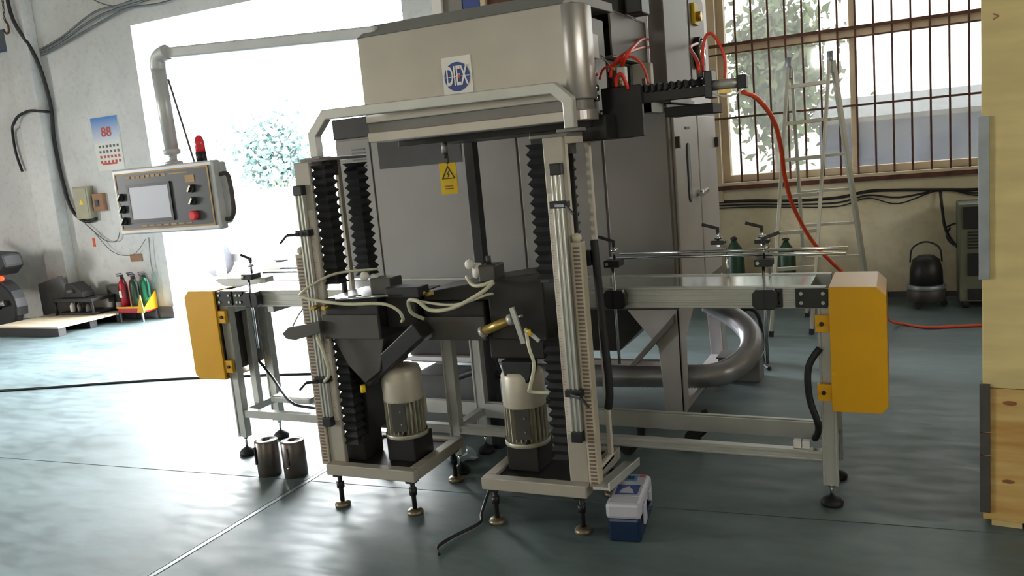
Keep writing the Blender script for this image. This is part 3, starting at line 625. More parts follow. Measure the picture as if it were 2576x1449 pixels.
# logo sticker
sz = 1.893
st = MB().box(-1.682, -1.548, 3.096, 3.0995, sz-.082, sz+.082).build('logo_sticker', 'white', hd, label='white square sticker with a round blue DIEX emblem')
MB().cyl((-1.615, 3.0955, sz+.002), (-1.615, 3.0935, sz+.002), .058, 36).build('disc', 'navy', st)
text_mesh('DIEX', .062, .0008, lambda p: (-1.615+p.x*.72, 3.0925-p.z, sz+.002+p.y*1.75), 'lettering', 'white', st)
MB().box(-1.673, -1.557, 3.0920, 3.0928, sz+.001, sz+.0035).build('cross_line', 'white', st)
MB().prism([(-1.604, sz+.012), (-1.597, sz+.002), (-1.604, sz-.008), (-1.611, sz+.002)], 1, 3.0910, 3.0925).build('red_diamond', 'redink', st)

gp = thing('pipe_frame', 'bent grey square pipe frame running across the hood front', 'pipe', (-1.7, 3.02, 1.6))
P = [(-2.30, 3.02, 1.63), (-2.30, 3.02, 1.725), (-2.225, 3.02, 1.805), (-1.17, 3.02, 1.795), (-1.115, 3.02, 1.745), (-1.115, 3.02, 1.64)]
q = MB(); hw = .021; up_, lo_ = [], []
for i in range(len(P)):
    d1 = Vector((P[i][0]-P[i-1][0], P[i][2]-P[i-1][2])).normalized() if i else None
    d2 = Vector((P[i+1][0]-P[i][0], P[i+1][2]-P[i][2])).normalized() if i < len(P)-1 else None
    d1 = d1 or d2; d2 = d2 or d1
    n1, n2 = Vector((-d1.y, d1.x)), Vector((-d2.y, d2.x)); m = (n1+n2).normalized(); k_ = hw/max(.3, m.dot(n1))
    up_.append((P[i][0]+m.x*k_, P[i][2]+m.y*k_)); lo_.append((P[i][0]-m.x*k_, P[i][2]-m.y*k_))
q.prism(up_+lo_[::-1], 1, 3.02-hw, 3.02+hw)
q.build('pipe', 'aluface', gp, .004)
MB().box(-2.34, -2.26, 2.98, 3.06, 1.618, 1.63).build('foot_flange', 'cab', gp, .002)
MB().box(-1.16, -1.07, 2.98, 3.06, 1.628, 1.64).build('foot_flange', 'cab', gp, .002)

# ============================================================ the two lift stands
def stand(name, label, xo, s, bx0, bx1, extra):
    """xo = outer face x; s = +1 when the inside lies towards +x"""
    t = thing(name, label, 'machine stand', ((bx0+bx1)/2, 3.3, 0))
    X = lambda d: xo+s*d
    def bx(q, a, b, *r): return q.box(min(X(a), X(b)), max(X(a), X(b)), *r)
    zb = .20
    top = 1.615
    bx(MB(), 0, .085, 3.05, 3.075, zb, top).build('front_plate', 'plate', t, .004)
    q = MB(); x0, x1 = sorted((X(0), X(.02))); q.frame(x0, x1, 3.075, 3.38, zb, top, .028, 0); q.build('side_frame', 'frame', t, .003)
    bx(MB(), -.0, .16, 3.10, 3.40, top, top+.014).build('top_plate', 'cab', t, .003)
    MB().bellows(*sorted((X(.078), X(.163))), 3.06, 3.145, 1.06, top-.02, 14, .014).build('bellows', 'black', t)
    MB().bellows(*sorted((X(.078), X(.163))), 3.06, 3.145, .30, .80, 13, .014).build('bellows', 'black', t)
    MB().bellows(*sorted((X(.078), X(.163))), 3.31, 3.395, 1.06, top-.02, 14, .014).build('rear_bellows', 'black', t)
    MB().bellows(*sorted((X(.078), X(.163))), 3.31, 3.395, .30, .80, 13, .014).build('rear_bellows', 'black', t)
    MB().cyl((X(.05), 3.25, zb), (X(.05), 3.25, top-.02), .014, 10).build('lead_screw', 'blackmt', t)
    MB().box(*sorted((X(.03), X(.075))), 3.22, 3.28, top-.07, top-.0).build('screw_bearing', 'dkgrey', t, .003)
    # aluminium scale rail on the front plate with ruler tape
    x0, x1 = sorted((X(.008), X(.05)))
    r = MB().box(x0, x1, 3.030, 3.05, .42, 1.475).box(x0, x0+.006, 3.024, 3.03, .42, 1.475).box(x1-.006, x1, 3.024, 3.03, .42, 1.475).box((x0+x1)/2-.004, (x0+x1)/2+.004, 3.024, 3.03, .42, 1.475).build('scale_rail', 'alu', t, .001)
    a0, a1 = sorted((X(.052), X(.080)) if s > 0 else (X(.052), X(.080)))
    tp = MB().box(a0, a1, 3.046, 3.05, .42, 1.40).build('ruler_tape', 'tape', t)
    q = MB()
    for k in range(90): q.box(a0+.002, a0+(.016 if k % 5 == 0 else .009), 3.0452, 3.046, .43+.0105*k, .4318+.0105*k)
    q.build('tick_marks', 'tick', tp)
    for z in (1.475, .40): MB().box(x0-.003, x1+.003, 3.015, 3.052, z-.005, z+.04).build('end_block', 'blackpl', t, .004)
    for z in extra['clamps']:
        c = MB().box(x0-.01, x1+.02, 3.005, 3.05, z-.012, z+.016).build('clamp', 'blackpl', t, .003)
        e = extra['lev']
        MB().bar(((x0+x1)/2, 2.995, z), ((x0+x1)/2+e*.05, 2.97, z), .012, .014).bar(((x0+x1)/2+e*.05, 2.97, z), ((x0+x1)/2+e*.085, 2.96, z-.035), .008, .010).build('lever', 'blackpl', c, .002)
    # slotted cable duct on the outer side
    x0, x1 = sorted((X(-.002), X(-.046)))
    d = MB().box(x0, x1, 3.04, 3.09, .20, 1.205).build('cable_duct', 'slot', t, .002)
    q = MB()
    for k in range(62): q.box(x0+.009, x1-.009, 3.0385, 3.0402, .215+.0158*k, .215+.0158*k+.0085)
    q.build('slots', 'slotgap', d)
    MB().sphere(((x0+x1)/2, 3.06, 1.22), .02, 10).build('duct_plug', 'hosec', t)
    # base
    b = MB().box(bx0, bx1, 3.0, 3.05, .165, .218).box(bx0, bx1, 3.42, 3.47, .165, .218).box(bx0, bx0+.05, 3.05, 3.42, .165, .218).box(bx1-.05, bx1, 3.05, 3.42, .165, .218).build('base_frame', 'plate', t, .004)
    MB().box(bx0+.04, bx1-.04, 3.05, 3.42, .196, .206).build('base_sheet', 'blackmt', t)
    for x in (bx0+.04, bx1-.04):
        for y in (3.04, 3.43):
            f = MB().box(x-.022, x+.022, y-.022, y+.022, .15, .166).cyl((x, y, .02), (x, y, .16), .011, 10).cyl((x, y, .09), (x, y, .125), .018, 6).build('foot_screw', 'blackmt', t)
            MB().lathe((x, y, 0), [(.036, 0), (.038, .012), (.030, .022), (.014, .026)], 16).build('foot_pad', 'pad', f)
    # motor, fan end up
    mx, my = extra['motor']
    MB().box(mx-.075, mx+.075, my-.07, my+.1, .206, .318).build('motor_block', 'blackmt', t, .006)
    m = MB().cyl((mx, my, .335), (mx, my, .50), .074, 24).lathe((mx, my, .318), [(.098, 0), (.10, .004), (.10, .016), (.098, .02)], 28).build('motor', 'fin', t)
    q = MB()
    for k in range(26):
        a = 2*PI*k/26; ca, sa = math.cos(a), math.sin(a)
        q.obox((mx+.083*ca, my+.083*sa, .42), ((ca, sa, 0), (-sa, ca, 0), (0, 0, 1)), (.011, .0022, .078))
    q.build('cooling_fins', 'fin', m)
    MB().obox((mx+.022, my-.088, .425), ((.97, .24, 0), (-.24, .97, 0), (0, 0, 1)), (.034, .006, .066)).build('rating_plate', 'dkgrey', m, .002)
    for dx, dz in ((.036, .03), (.036, -.03)): MB().cyl((mx+dx, my-.092, .425+dz), (mx+dx, my-.098, .425+dz), .004, 8).build('plate_screw', 'bolt', m)
    MB().lathe((mx, my, .49), [(.092, 0), (.094, .005), (.094, .135), (.086, .155), (.06, .163)], 28).build('fan_cowl', 'motor', m)
    MB().box(mx-.05, mx+.05, my+.075, my+.12, .38, .48).build('terminal_box', 'motor', m, .005)
    for k in range(4):
        a = PI/4+k*PI/2-.4; MB().cyl((mx+.088*math.cos(a), my+.088*math.sin(a), .336), (mx+.088*math.cos(a), my+.088*math.sin(a), .350), .010, 6).build('bolt', 'blackmt', m)
    return t
L = stand('lift_stand', 'left lift stand with bellows column, gripper head and upright motor', -2.46, 1, -2.455, -1.975, dict(clamps=(1.30, .62), lev=-1, motor=(-2.115, 3.2)))
R = stand('lift_stand', 'right lift stand with ruler column, slotted cable duct and upright motor', -1.165, -1, -1.64, -1.165, dict(clamps=(1.355, .60), lev=1, motor=(-1.495, 3.2)))
R['group'] = L['group'] = 'lift stands of the machine'

# left gripper head
hL = MB().box(-2.385, -2.085, 3.02, 3.04, .815, .925).build('head_plate', 'dkgrey', L, .003)
MB().box(-2.37, -2.09, 3.04, 3.36, .81, 1.0).build('head_body', 'blackmt', L, .006)
MB().box(-2.09, -1.93, 3.10, 3.34, .85, 1.0).build('head_arm', 'blackmt', L, .008)
MB().box(-2.03, -1.86, 3.02, 3.11, 1.0, 1.045).build('arm_cover', 'black', L, .004)
MB().prism([(-2.37, .815), (-2.09, .815), (-2.13, .66), (-2.22, .60), (-2.30, .68)], 1, 3.06, 3.30).build('head_gusset', 'dkgrey', L, .004)
MB().bar((-2.25, 3.13, .60), (-1.88, 3.05, .86), .075, .075, (0, 1, 0)).build('diagonal_arm', 'blackmt', L, .005)
MB().box(-2.37, -2.285, 3.148, 3.30, .33, .81).build('rear_guard', 'blackmt', L, .003)
MB().box(-2.42, -2.30, 3.10, 3.26, .206, .33).build('lower_block', 'blackmt', L, .006)
k = MB().box(-2.16, -2.05, 3.10, 3.2, 1.0, 1.075).build('gear_unit', 'dkgrey', L, .006)
MB().lathe((-2.165, 3.15, 1.055), [(.02, -.02), (.034, -.012), (.036, .01), (.028, .022)], 12, (-1, -.6, .1)).build('knurled_knob', 'white', k)
MB().sphere((-2.19, 3.11, 1.085), .022, 10).build('knob_cap', 'white', k)
MB().cyl((-2.30, 3.03, .99), (-2.16, 3.02, 1.01), .009, 8).build('guide_pin', 'chrome', L)
MB().cyl((-2.28, 3.0, 1.0), (-2.0, 3.0, 1.015), .006, 8).build('guide_pin', 'chrome', L)
MB().cyl((-2.40, 2.98, .965), (-2.40, 3.03, .965), .011, 10).build('air_fitting', 'brass', L)
MB().cyl((-2.34, 2.98, .965), (-2.34, 3.03, .965), .011, 10).build('air_fitting', 'brass', L)
MB().tube([(-2.475, 2.99, 1.02), (-2.36, 2.98, 1.00), (-2.20, 2.97, .985), (-2.02, 2.97, .985), (-1.95, 2.98, .955), (-1.94, 3.0, .915), (-1.98, 3.05, .89)], .0075, 8).build('clear_hose', 'hosec', L)
MB().tube([(-2.475, 2.99, 1.02), (-2.42, 3.0, 1.06), (-2.30, 3.05, 1.11), (-2.12, 3.12, 1.115)], .006, 8).build('clear_hose', 'hosec', L)
MB().tube([(-2.41, 3.0, .83), (-2.37, 2.99, .74), (-2.36, 2.99, .66), (-2.40, 3.0, .62)], .008, 8).build('clear_hose', 'hosec', L)
MB().prism([(-2.60, .845), (-2.56, .875), (-2.38, .90), (-2.38, .85), (-2.53, .815), (-2.58, .82)], 1, 2.99, 3.03).build('pointer_arm', 'dkgrey', L, .003)
MB().tube([(-2.54, 3.0, .88), (-2.50, 3.0, .93), (-2.47, 3.0, .96)], .004, 6).build('wire', 'alu', L)
MB().cyl((-2.25, 3.08, .55), (-2.25, 3.08, .585), .012, 8).build('yellow_cap', 'warn', L)
# right gripper head
MB().box(-1.93, -1.612, 3.12, 3.14, .79, .895).build('head_plate', 'dkgrey', R, .003)
MB().box(-1.92, -1.62, 3.14, 3.40, .80, .96).build('head_body', 'blackmt', R, .006)
MB().prism([(-1.92, .96), (-1.92, 1.0), (-1.60, 1.045), (-1.34, 1.075), (-1.34, .78), (-1.60, .79), (-1.60, .96)], 1, 3.15, 3.42).build('head_arm', 'blackmt', R, .006)
MB().box(-1.62, -1.36, 3.16, 3.34, .70, .82).build('gear_housing', 'blackmt', R, .008)
MB().prism([(-1.56, .70), (-1.40, .70), (-1.42, .62), (-1.50, .55), (-1.53, .57)], 1, 3.12, 3.18).build('cable_boot', 'black', R, .01)
k = MB().box(-1.64, -1.56, 3.16, 3.26, 1.03, 1.11).build('gear_unit', 'dkgrey', R, .006)
MB().lathe((-1.655, 3.19, 1.085), [(.02, -.02), (.034, -.012), (.036, .01), (.028, .022)], 12, (-1, -.6, .1)).build('knurled_knob', 'white', k)
MB().sphere((-1.672, 3.15, 1.118), .022, 10).build('knob_cap', 'white', k)
MB().cyl((-1.605, 3.2, 1.11), (-1.605, 3.2, 1.145), .012, 8).build('stem', 'dkgrey', k)
MB().box(-1.345, -1.30, 3.14, 3.2, 1.03, 1.11).build('valve_block', 'dkgrey', R, .004)
cy_ = MB().cyl((-1.60, 3.08, .84), (-1.46, 3.06, .895), .020, 14).build('air_cylinder', 'brass', R)
MB().cyl((-1.61, 3.082, .835), (-1.595, 3.08, .842), .024, 14).cyl((-1.465, 3.06, .893), (-1.445, 3.058, .90), .024, 14).build('cylinder_cap', 'aluface', cy_)
MB().cyl((-1.445, 3.058, .90), (-1.40, 3.05, .915), .007, 8).build('piston_rod', 'chrome', cy_)
MB().bar((-1.44, 3.04, .95), (-1.40, 3.04, .80), .012, .02).bar((-1.39, 3.04, .86), (-1.33, 3.04, .81), .01, .014).build('link_bar', 'aluface', R)
MB().cyl((-1.37, 3.03, .835), (-1.37, 3.03, .86), .010, 8).build('yellow_cap', 'warn', R)
MB().tube([(-1.375, 3.02, .85), (-1.36, 3.0, .79), (-1.345, 3.0, .72), (-1.37, 3.0, .63), (-1.375, 3.01, .605), (-1.30, 3.02, .60)], .0075, 8).build('clear_hose', 'hosec', R)
MB().tube([(-1.885, 3.08, .895), (-1.925, 3.05, .93), (-1.92, 3.03, .985), (-1.87, 3.02, .985), (-1.81, 3.02, .945), (-1.70, 3.02, .955), (-1.58, 3.05, 1.01), (-1.53, 3.08, 1.05)], .009, 8).build('clear_hose', 'hosec', R)
MB().tube([(-1.675, 3.12, 1.07), (-1.63, 3.08, 1.04), (-1.58, 3.07, 1.04), (-1.53, 3.08, 1.055)], .008, 8).build('clear_hose', 'hosec', R)
MB().tube([(-1.885, 3.03, .985), (-1.70, 3.03, .965), (-1.56, 3.06, 1.0), (-1.54, 3.08, 1.0)], .006, 8).build('clear_hose', 'hosec', R)
for x in (-1.87, -1.83): MB().cyl((x-.02, 3.06, 1.005), (x+.015, 3.06, 1.012), .009, 8).build('air_fitting', 'brass', R)
MB().box(-1.905, -1.88, 3.08, 3.14, .80, .83).build('bracket', 'alu', R)
MB().tube([(-1.10, 3.14, 1.20), (-1.095, 3.15, .9), (-1.085, 3.15, .6), (-1.10, 3.16, .5)], .017, 10, 8, ribs=.009).build('corrugated_conduit', 'black', R)
MB().box(-1.14, -1.115, 3.12, 3.16, 1.10, 1.16).build('conduit_clip', 'blackpl', R, .002)
MB().bar((-1.10, 3.0, .215), (-1.10, 3.42, .165), .07, .012).bar((-1.065, 3.0, .225), (-1.065, 3.42, .175), .008, .035).build('side_channel', 'aluface', R, .002)
MB().box(-1.235, -1.17, 3.06, 3.12, .20, .165+.07).build('corner_block', 'blackmt', R)

# centre mast
o = tag(recentre(MB().box(-2.03, -1.975, 3.88, 3.94, .0, 1.70).build('centre_mast', 'blackpl', None, .003)), 'black vertical post hanging between the two lift stands', 'post')
# yellow warning plate
wp = thing('warning_sign', 'yellow electric shock warning plate below the hood', 'sign', (-1.83, 3.3, 1.45))
MB().box(-1.885, -1.80, 3.352, 3.356, 1.415, 1.555).build('plate', 'warn', wp)
q = MB(); cx, cz, r1, r2 = -1.842, 1.503, .040, .031
for i in range(3):
    a0, a1 = PI/2+2*PI*i/3, PI/2+2*PI*(i+1)/3
    p = [(cx+r1*math.cos(a0), cz+r1*math.sin(a0)), (cx+r1*math.cos(a1), cz+r1*math.sin(a1)), (cx+r2*math.cos(a1), cz+r2*math.sin(a1)), (cx+r2*math.cos(a0), cz+r2*math.sin(a0))]
    q.prism(p, 1, 3.350, 3.352)
q.build('triangle', 'blackpl', wp)
MB().prism([(cx+.003, cz+.016), (cx-.008, cz-.001), (cx, cz-.001), (cx-.004, cz-.016), (cx+.008, cz+.003), (cx, cz+.003)], 1, 3.350, 3.352).build('bolt_symbol', 'blackpl', wp)
for z in (1.448, 1.437): MB().box(-1.865, -1.822, 3.350, 3.352, z, z+.005).build('caption_line', 'brown', wp)
MB().box(-1.845, -1.837, 3.352, 3.36, 1.55, 1.65).build('hanger', 'dkgrey', wp)

# ============================================================ conveyor
def tl(p):
    k = min(1, max(0, p.z/.15)); return Vector((p.x, p.y, p.z+(-.27-p.x)*.0115*k))
cv = thing('conveyor', 'long aluminium conveyor with yellow end covers passing behind the stands', 'conveyor', (-1.85, 3.68, 0))
def B(mb, n, m, par=cv, bev=0, **k): return mb.tf(tl).build(n, m, par, bev, **k)
for y0, y1 in ((3.50, 3.54), (3.83, 3.87)):
    q = MB().box(-3.44, -.27, y0, y1, .843, .932)
    if y0 < 3.6:
        for z in (.846, .868, .902, .924): q.box(-3.44, -.27, y0-.005, y0, z, z+.010)
    B(q, 'side_beam', 'aluface', bev=.0015)
for i in range(3): B(MB().box(-3.42+1.03*i, -3.42+1.03*i+1.028, 3.54, 3.83, .915, .928), 'belt_top', 'belt')
for x in (-3.3, -2.5, -1.7, -.9, -.4): B(MB().box(x-.02, x+.02, 3.54, 3.83, .86, .90), 'cross_member', 'alu')
# yellow covers
def cover(x0, x1, sgn):
    if sgn > 0: p = [(x0, .425), (x1-.025, .425), (x1, .455), (x1, .90), (x1-.035, .935), (x0, .935)]
    else: p = [(x1, .425), (x0+.025, .425), (x0, .455), (x0, .90), (x0+.035, .935), (x1, .935)]
    q = MB().prism(p, 1, 3.47, 3.485)
    n = len(p)
    for i in range(n):   # folded rim along the outer outline
        a, b = p[i], p[(i+1) % n]
        if a[0] == b[0] and abs(a[0]-(x0 if sgn > 0 else x1)) < 1e-6: continue
        nx, nz = (b[1]-a[1]), -(b[0]-a[0]); l = math.hypot(nx, nz); cxx = (x0+x1)/2-(a[0]+b[0])/2; czz = .68-(a[1]+b[1])/2
        if nx*cxx+nz*czz < 0: nx, nz = -nx, -nz
        nx, nz = nx/l*.006, nz/l*.006
        q.prism([a, b, (b[0]+nx, b[1]+nz), (a[0]+nx, a[1]+nz)], 1, 3.485, 3.86)
    c = B(q, 'end_cover', 'yellow', label='yellow box cover on the '+('right' if sgn > 0 else 'left')+' end', bev=.002)
    for z in (.50, .785):
        xi = x0 if sgn > 0 else x1
        B(MB().box(min(xi, xi-sgn*.055), max(xi, xi-sgn*.055), 3.478, 3.50, z-.035, z+.035), 'cover_tab', 'yellow', c, .002)
        B(MB().cyl((xi-sgn*.03, 3.478, z), (xi-sgn*.03, 3.470, z), .009, 8), 'tab_screw', 'blackmt', c)
    return c
cover(-.258, -.05, 1); cover(-3.685, -3.465, -1)
B(MB().box(-3.62, -3.478, 3.50, 3.84, .455, .92), 'drive_box', 'dkgrey', bev=.004)
B(MB().box(-3.46, -3.42, 3.66, 3.70, .235, .80), 'upright', 'aluface', bev=.002)
B(MB().box(-.24, -.10, 3.52, 3.82, .47, .90), 'drive_box', 'dkgrey', bev=.004)
# bearing plates and slider blocks
def plate4(x0, x1, z0=.85, z1=.928):
    p = B(MB().box(x0, x1, 3.484, 3.496, z0, z1), 'bearing_plate', 'blackpl', bev=.002)
    for x in (x0+.022, x1-.018):
        for z in (z0+.02, z1-.02): B(MB().cyl((x, 3.484, z), (x, 3.479, z), .0075, 10), 'screw', 'bolt', p)
plate4(-.385, -.262); plate4(-.475, -.435); plate4(-3.46, -3.35); plate4(-3.335, -3.27)
def slider(x, ztop, zbot, big=True, y=3.47, lever=1):
    q = MB(); r = .045; ring = [(x-.048+.02*(i in (2, 5)), 0) for i in range(2)]
    oc = [(x-.05, .865), (x-.035, .848), (x+.035, .848), (x+.05, .865), (x+.05, .912), (x+.035, .930), (x-.035, .930), (x-.05, .912)]
    b = B(q.prism(oc, 1, y-.025, y+.02), 'slider_block', 'blackpl', bev=.003)
    B(MB().box(x-.004, x+.004, y-.028, y-.024, .85, .93), 'groove', 'black', b)
    B(MB().cyl((x, y-.012, zbot), (x, y-.012, ztop), .0065, 10), 'upright_rod', 'chrome')
    c = B(MB().box(x-.035, x+.035, y-.03, y+.05, ztop-.03, ztop), 'rod_clamp', 'blackpl', bev=.003)
    B(MB().cyl((x-.02, y-.03, ztop-.014), (x-.02, y-.036, ztop-.014), .007, 8), 'screw', 'bolt', c)
    h = B(MB().cyl((x+.0, y+.02, ztop), (x+.0, y+.02, ztop+.06), .006, 8).cyl((x, y+.02, ztop+.035), (x, y+.02, ztop+.048), .016, 12), 'clamp_stem', 'chrome')
    B(MB().bar((x, y+.02, ztop+.055), (x, y+.02, ztop+.085), .014, .014).bar((x, y+.02, ztop+.08), (x+lever*.065, y-.005, ztop+.105), .010, .014), 'lever_handle', 'blackpl', bev=.002)
slider(-1.135, 1.062, .60, lever=-.9)
slider(-.50, 1.055, .62, lever=1)
slider(-3.185, 1.03, .62, lever=-.6)
# second clamp pair on the far side of the belt
for x, lv in ((-.53, -1), (-.715, -1)):
    y = 3.66
    B(MB().cyl((x, 3.85, .88), (x, 3.85, 1.07), .006, 8), 'upright_rod', 'chrome')
    B(MB().box(x-.03, x+.03, y-.02, y+.03, 1.095, 1.112), 'rod_clamp', 'blackpl', bev=.003)
    B(MB().cyl((x, y, 1.11), (x, y, 1.15), .006, 8).cyl((x, y, 1.118), (x, y, 1.13), .016, 12), 'clamp_stem', 'chrome')
    B(MB().bar((x, y, 1.145), (x, y, 1.17), .014, .014).bar((x, y, 1.165), (x+lv*.065, y-.01, 1.185), .010, .014), 'lever_handle', 'blackpl', bev=.002)
    B(MB().bar((x, y, 1.09), (x, 3.85, 1.06), .012, .012), 'cross_rod', 'chrome')
for y, x0 in ((3.505, -1.16), (3.65, -1.16)):
    B(MB().cyl((x0, y, 1.066), (-.19, y, 1.066), .0065, 10), 'guide_rail', 'chrome')
    B(MB().cyl((-3.12, y, 1.03), (-2.55, y, 1.03), .0065, 10), 'guide_rail', 'chrome')
B(MB().prism([(-3.46, .99), (-3.44, 1.0), (-3.10, 1.005), (-3.10, .975), (-3.30, .955), (-3.40, .96)], 1, 3.49, 3.56), 'guide_head', 'aluface', bev=.004)
B(MB().box(-3.02, -2.92, 3.70, 3.80, .93, 1.07), 'sensor_post', 'dkgrey', bev=.004)
B(MB().box(-3.0, -2.95, 3.68, 3.80, 1.07, 1.10), 'sensor_head', 'dkgrey', bev=.004)
# frame legs
def cleg(x, y, z0=.09):
    q = MB().box(x-.03, x+.03, y-.022, y+.022, z0, .843)
    for dx in (-.03, .02): q.box(x+dx, x+dx+.010, y-.026, y-.022, z0, .843)
    l = B(q, 'leg', 'aluface', bev=.0015)
    f = B(MB().cyl((x, y, .02), (x, y, z0+.01), .007, 8).cyl((x, y, z0-.012), (x, y, z0), .014, 6), 'foot_screw', 'chrome', l)
    B(MB().lathe((x, y, 0), [(.045, 0), (.047, .012), (.036, .026), (.016, .036), (.010, .04)], 20), 'foot_pad', 'black', l)
for x in (-.275, -2.04, -3.44):
    for y in (3.535, 3.83): cleg(x, y)
B(MB().box(-3.41, -2.07, 3.515, 3.555, .192, .236), 'lower_rail', 'aluface', bev=.002)
q = MB().box(-2.01, -.305, 3.515, 3.555, .192, .236).box(-2.01, -.305, 3.511, 3.515, .196, .204).box(-2.01, -.305, 3.511, 3.515, .222, .232)
B(q, 'lower_rail', 'aluface', bev=.0015)
B(MB().box(-3.41, -2.07, 3.81, 3.85, .19, .26), 'rear_rail', 'aluface', bev=.002)
B(MB().box(-2.01, -.305, 3.80, 3.85, .185, .262).box(-2.01, -.305, 3.815, 3.835, .262, .266), 'rear_rail', 'aluface', bev=.002)
for x in (-3.44, -2.04, -.275): B(MB().box(x-.02, x+.02, 3.557, 3.81, .195, .235), 'cross_rail', 'aluface', bev=.002)
for x in (-3.42, -3.15): B(MB().box(x-.02, x+.02, 3.557, 3.81, .80, .84), 'cross_rail', 'aluface', bev=.002)
B(MB().box(-.42, -.39, 3.53, 3.56, .237, .27).box(-.385, -.355, 3.53, 3.56, .237, .27), 'rail_clip', 'white', bev=.002)
B(MB().tube([(-.30, 3.50, .68), (-.345, 3.49, .60), (-.345, 3.49, .47), (-.315, 3.50, .35), (-.34, 3.60, .26)], .014, 10), 'power_cable', 'black')
B(MB().tube([(-3.46, 3.72, .50), (-3.30, 3.66, .40), (-3.02, 3.46, .33), (-2.90, 3.46, .30), (-2.6, 3.46, .29), (-2.5, 3.5, .27)], .008, 8), 'power_cable', 'black')
B(MB().box(-3.28, -3.0, 3.60, 3.74, .262, .30), 'cable_tray', 'alu', bev=.01)
# wheels / castors under the rear rail
for k, (x, y) in enumerate(((-1.22, 3.95), (-.93, 4.15))):
    t = thing('machine_castor', ('black curved castor bracket under the rear rail, by the toolbox', 'small dark castor bracket under the rear rail, right of the larger one')[k], 'castor', (x, y, 0))
    MB().tube([(x, y, .19), (x+.01, y, .14), (x, y, .08), (x-.05, y-.01, .035)], .024-.006*k, 10).build('bracket', 'blackpl', t)
    MB().cyl((x-.06, y-.03, .04), (x-.06, y+.01, .04), .04, 16).build('wheel', 'black', t)

# ============================================================ linear actuator and hoses at the upper right
ac = thing('linear_actuator', 'black linear actuator with folded bellows, right of the hood', 'actuator', (-.9, 3.45, 1.59))
AY = 3.42
MB().box(-1.115, -.945, AY-.01, AY+.02, 1.59, 1.80).build('mount_plate', 'blackmt', ac, .003)
MB().box(-1.058, -1.03, AY+.02, AY+.14, 1.59, 1.69).build('support_arm', 'blackmt', ac, .004)
MB().box(-.98, -.675, AY+.02, AY+.075, 1.725, 1.765).build('rail', 'blackmt', ac, .002)
MB().bellows(AY+.02, AY+.085, 1.765, 1.80, -.965, -.69, 10, .010, 0).build('bellows', 'black', ac)
MB().box(-.69, -.66, AY+.0, AY+.1, 1.715, 1.82).build('end_block', 'blackpl', ac, .003)
MB().box(-.725, -.70, AY+.03, AY+.07, 1.80, 1.845).build('sensor', 'blackpl', ac, .002)
MB().cyl((-.665, AY+.03, 1.762), (-.56, AY+.03, 1.762), .020, 16).build('air_cylinder', 'aluface', ac)
MB().box(-.565, -.53, AY+.008, AY+.055, 1.738, 1.79).build('cylinder_cap', 'blackmt', ac, .003)
MB().box(-.64, -.59, AY+.02, AY+.04, 1.728, 1.742).build('yellow_port', 'brass', ac)
MB().tube([(-.665, AY+.01, 1.735), (-.62, AY, 1.715), (-.57, AY, 1.718), (-.545, AY+.02, 1.74)], .0035, 6).build('white_tube', 'white', ac)
MB().box(-.88, -.68, AY+.1, AY+.3, 1.66, 1.70).build('lower_block', 'black', ac, .003)
v = MB().box(-1.085, -1.045, AY+.0, AY+.05, 1.80, 1.865).build('valve_block', 'blackmt', ac, .003)
MB().box(-1.045, -1.01, AY-.005, AY+.04, 1.80, 1.88).build('valve_body', 'aluface', ac, .004)
for x, z in ((-1.055, 1.875), (-1.02, 1.89), (-1.03, 1.815)): MB().cyl((x, AY+.0, z-.012), (x, AY+.0, z+.01), .008, 8).build('air_fitting', 'brass', ac)
MB().cyl((-1.11, AY+.0, 1.935), (-1.055, AY+.0, 1.875), .005, 8).build('steel_pin', 'chrome', ac)
MB().box(-.955, -.94, AY+.05, AY+.08, 1.80, 1.825).build('screw', 'blackpl', ac)
def hose(pts, r, lab, m='red', name='air_hose', grp='red air hoses at the actuator'):
    return tag(recentre(MB().tube(pts, r, 8).build(name, m)), lab, 'hose', grp)
y = AY
hose([(-1.075, y, 1.84), (-1.06, y, 1.885), (-1.02, y+.02, 1.925), (-1.07, 3.85, 1.99), (-1.20, 4.45, 2.062), (-1.245, 4.62, 2.08), (-1.30, 5.2, 2.137)], .0085, 'red air hose rising left of the square column, the flatter arc')
hose([(-1.02, y, 1.885), (-.985, y, 1.935), (-1.07, 3.9, 2.03), (-1.195, 4.45, 2.104), (-1.245, 4.62, 2.12), (-1.30, 5.2, 2.20)], .0085, 'red air hose rising steeply left of the square column, crossing in front')
hose([(-1.045, y, 1.89), (-1.0, y+.01, 1.915), (-.965, y+.02, 1.905), (-.935, y+.03, 1.86), (-.925, y+.04, 1.80)], .005, 'small red hose arching down to the actuator rail')
hose([(-1.12, y, 1.84), (-1.10, y-.01, 1.875), (-1.07, y-.01, 1.885), (-1.06, y, 1.865)], .005, 'short red hose stub beside the hood edge')
hose([(-1.045, y-.02, 1.80), (-1.04, y-.03, 1.835), (-1.015, y-.03, 1.845), (-1.0, y-.02, 1.80), (-1.0, y-.015, 1.785)], .008, 'thick red and white hose loop on the black plate')
hose([(-1.085, 5.24, 2.13), (-.985, 4.6, 2.05), (-.86, 4.0, 1.97), (-.73, 3.5, 1.87), (-.715, y+.04, 1.81)], .0085, 'red hose dropping to the actuator just right of the square column')
hose([(-.70, y+.04, 1.82), (-.695, y+.03, 1.90), (-.68, y+.03, 1.955), (-.655, y+.03, 1.96), (-.625, y+.03, 1.91), (-.61, y+.03, 1.85), (-.615, y+.03, 1.785)], .006, 'tall red hose arch before the window edge')
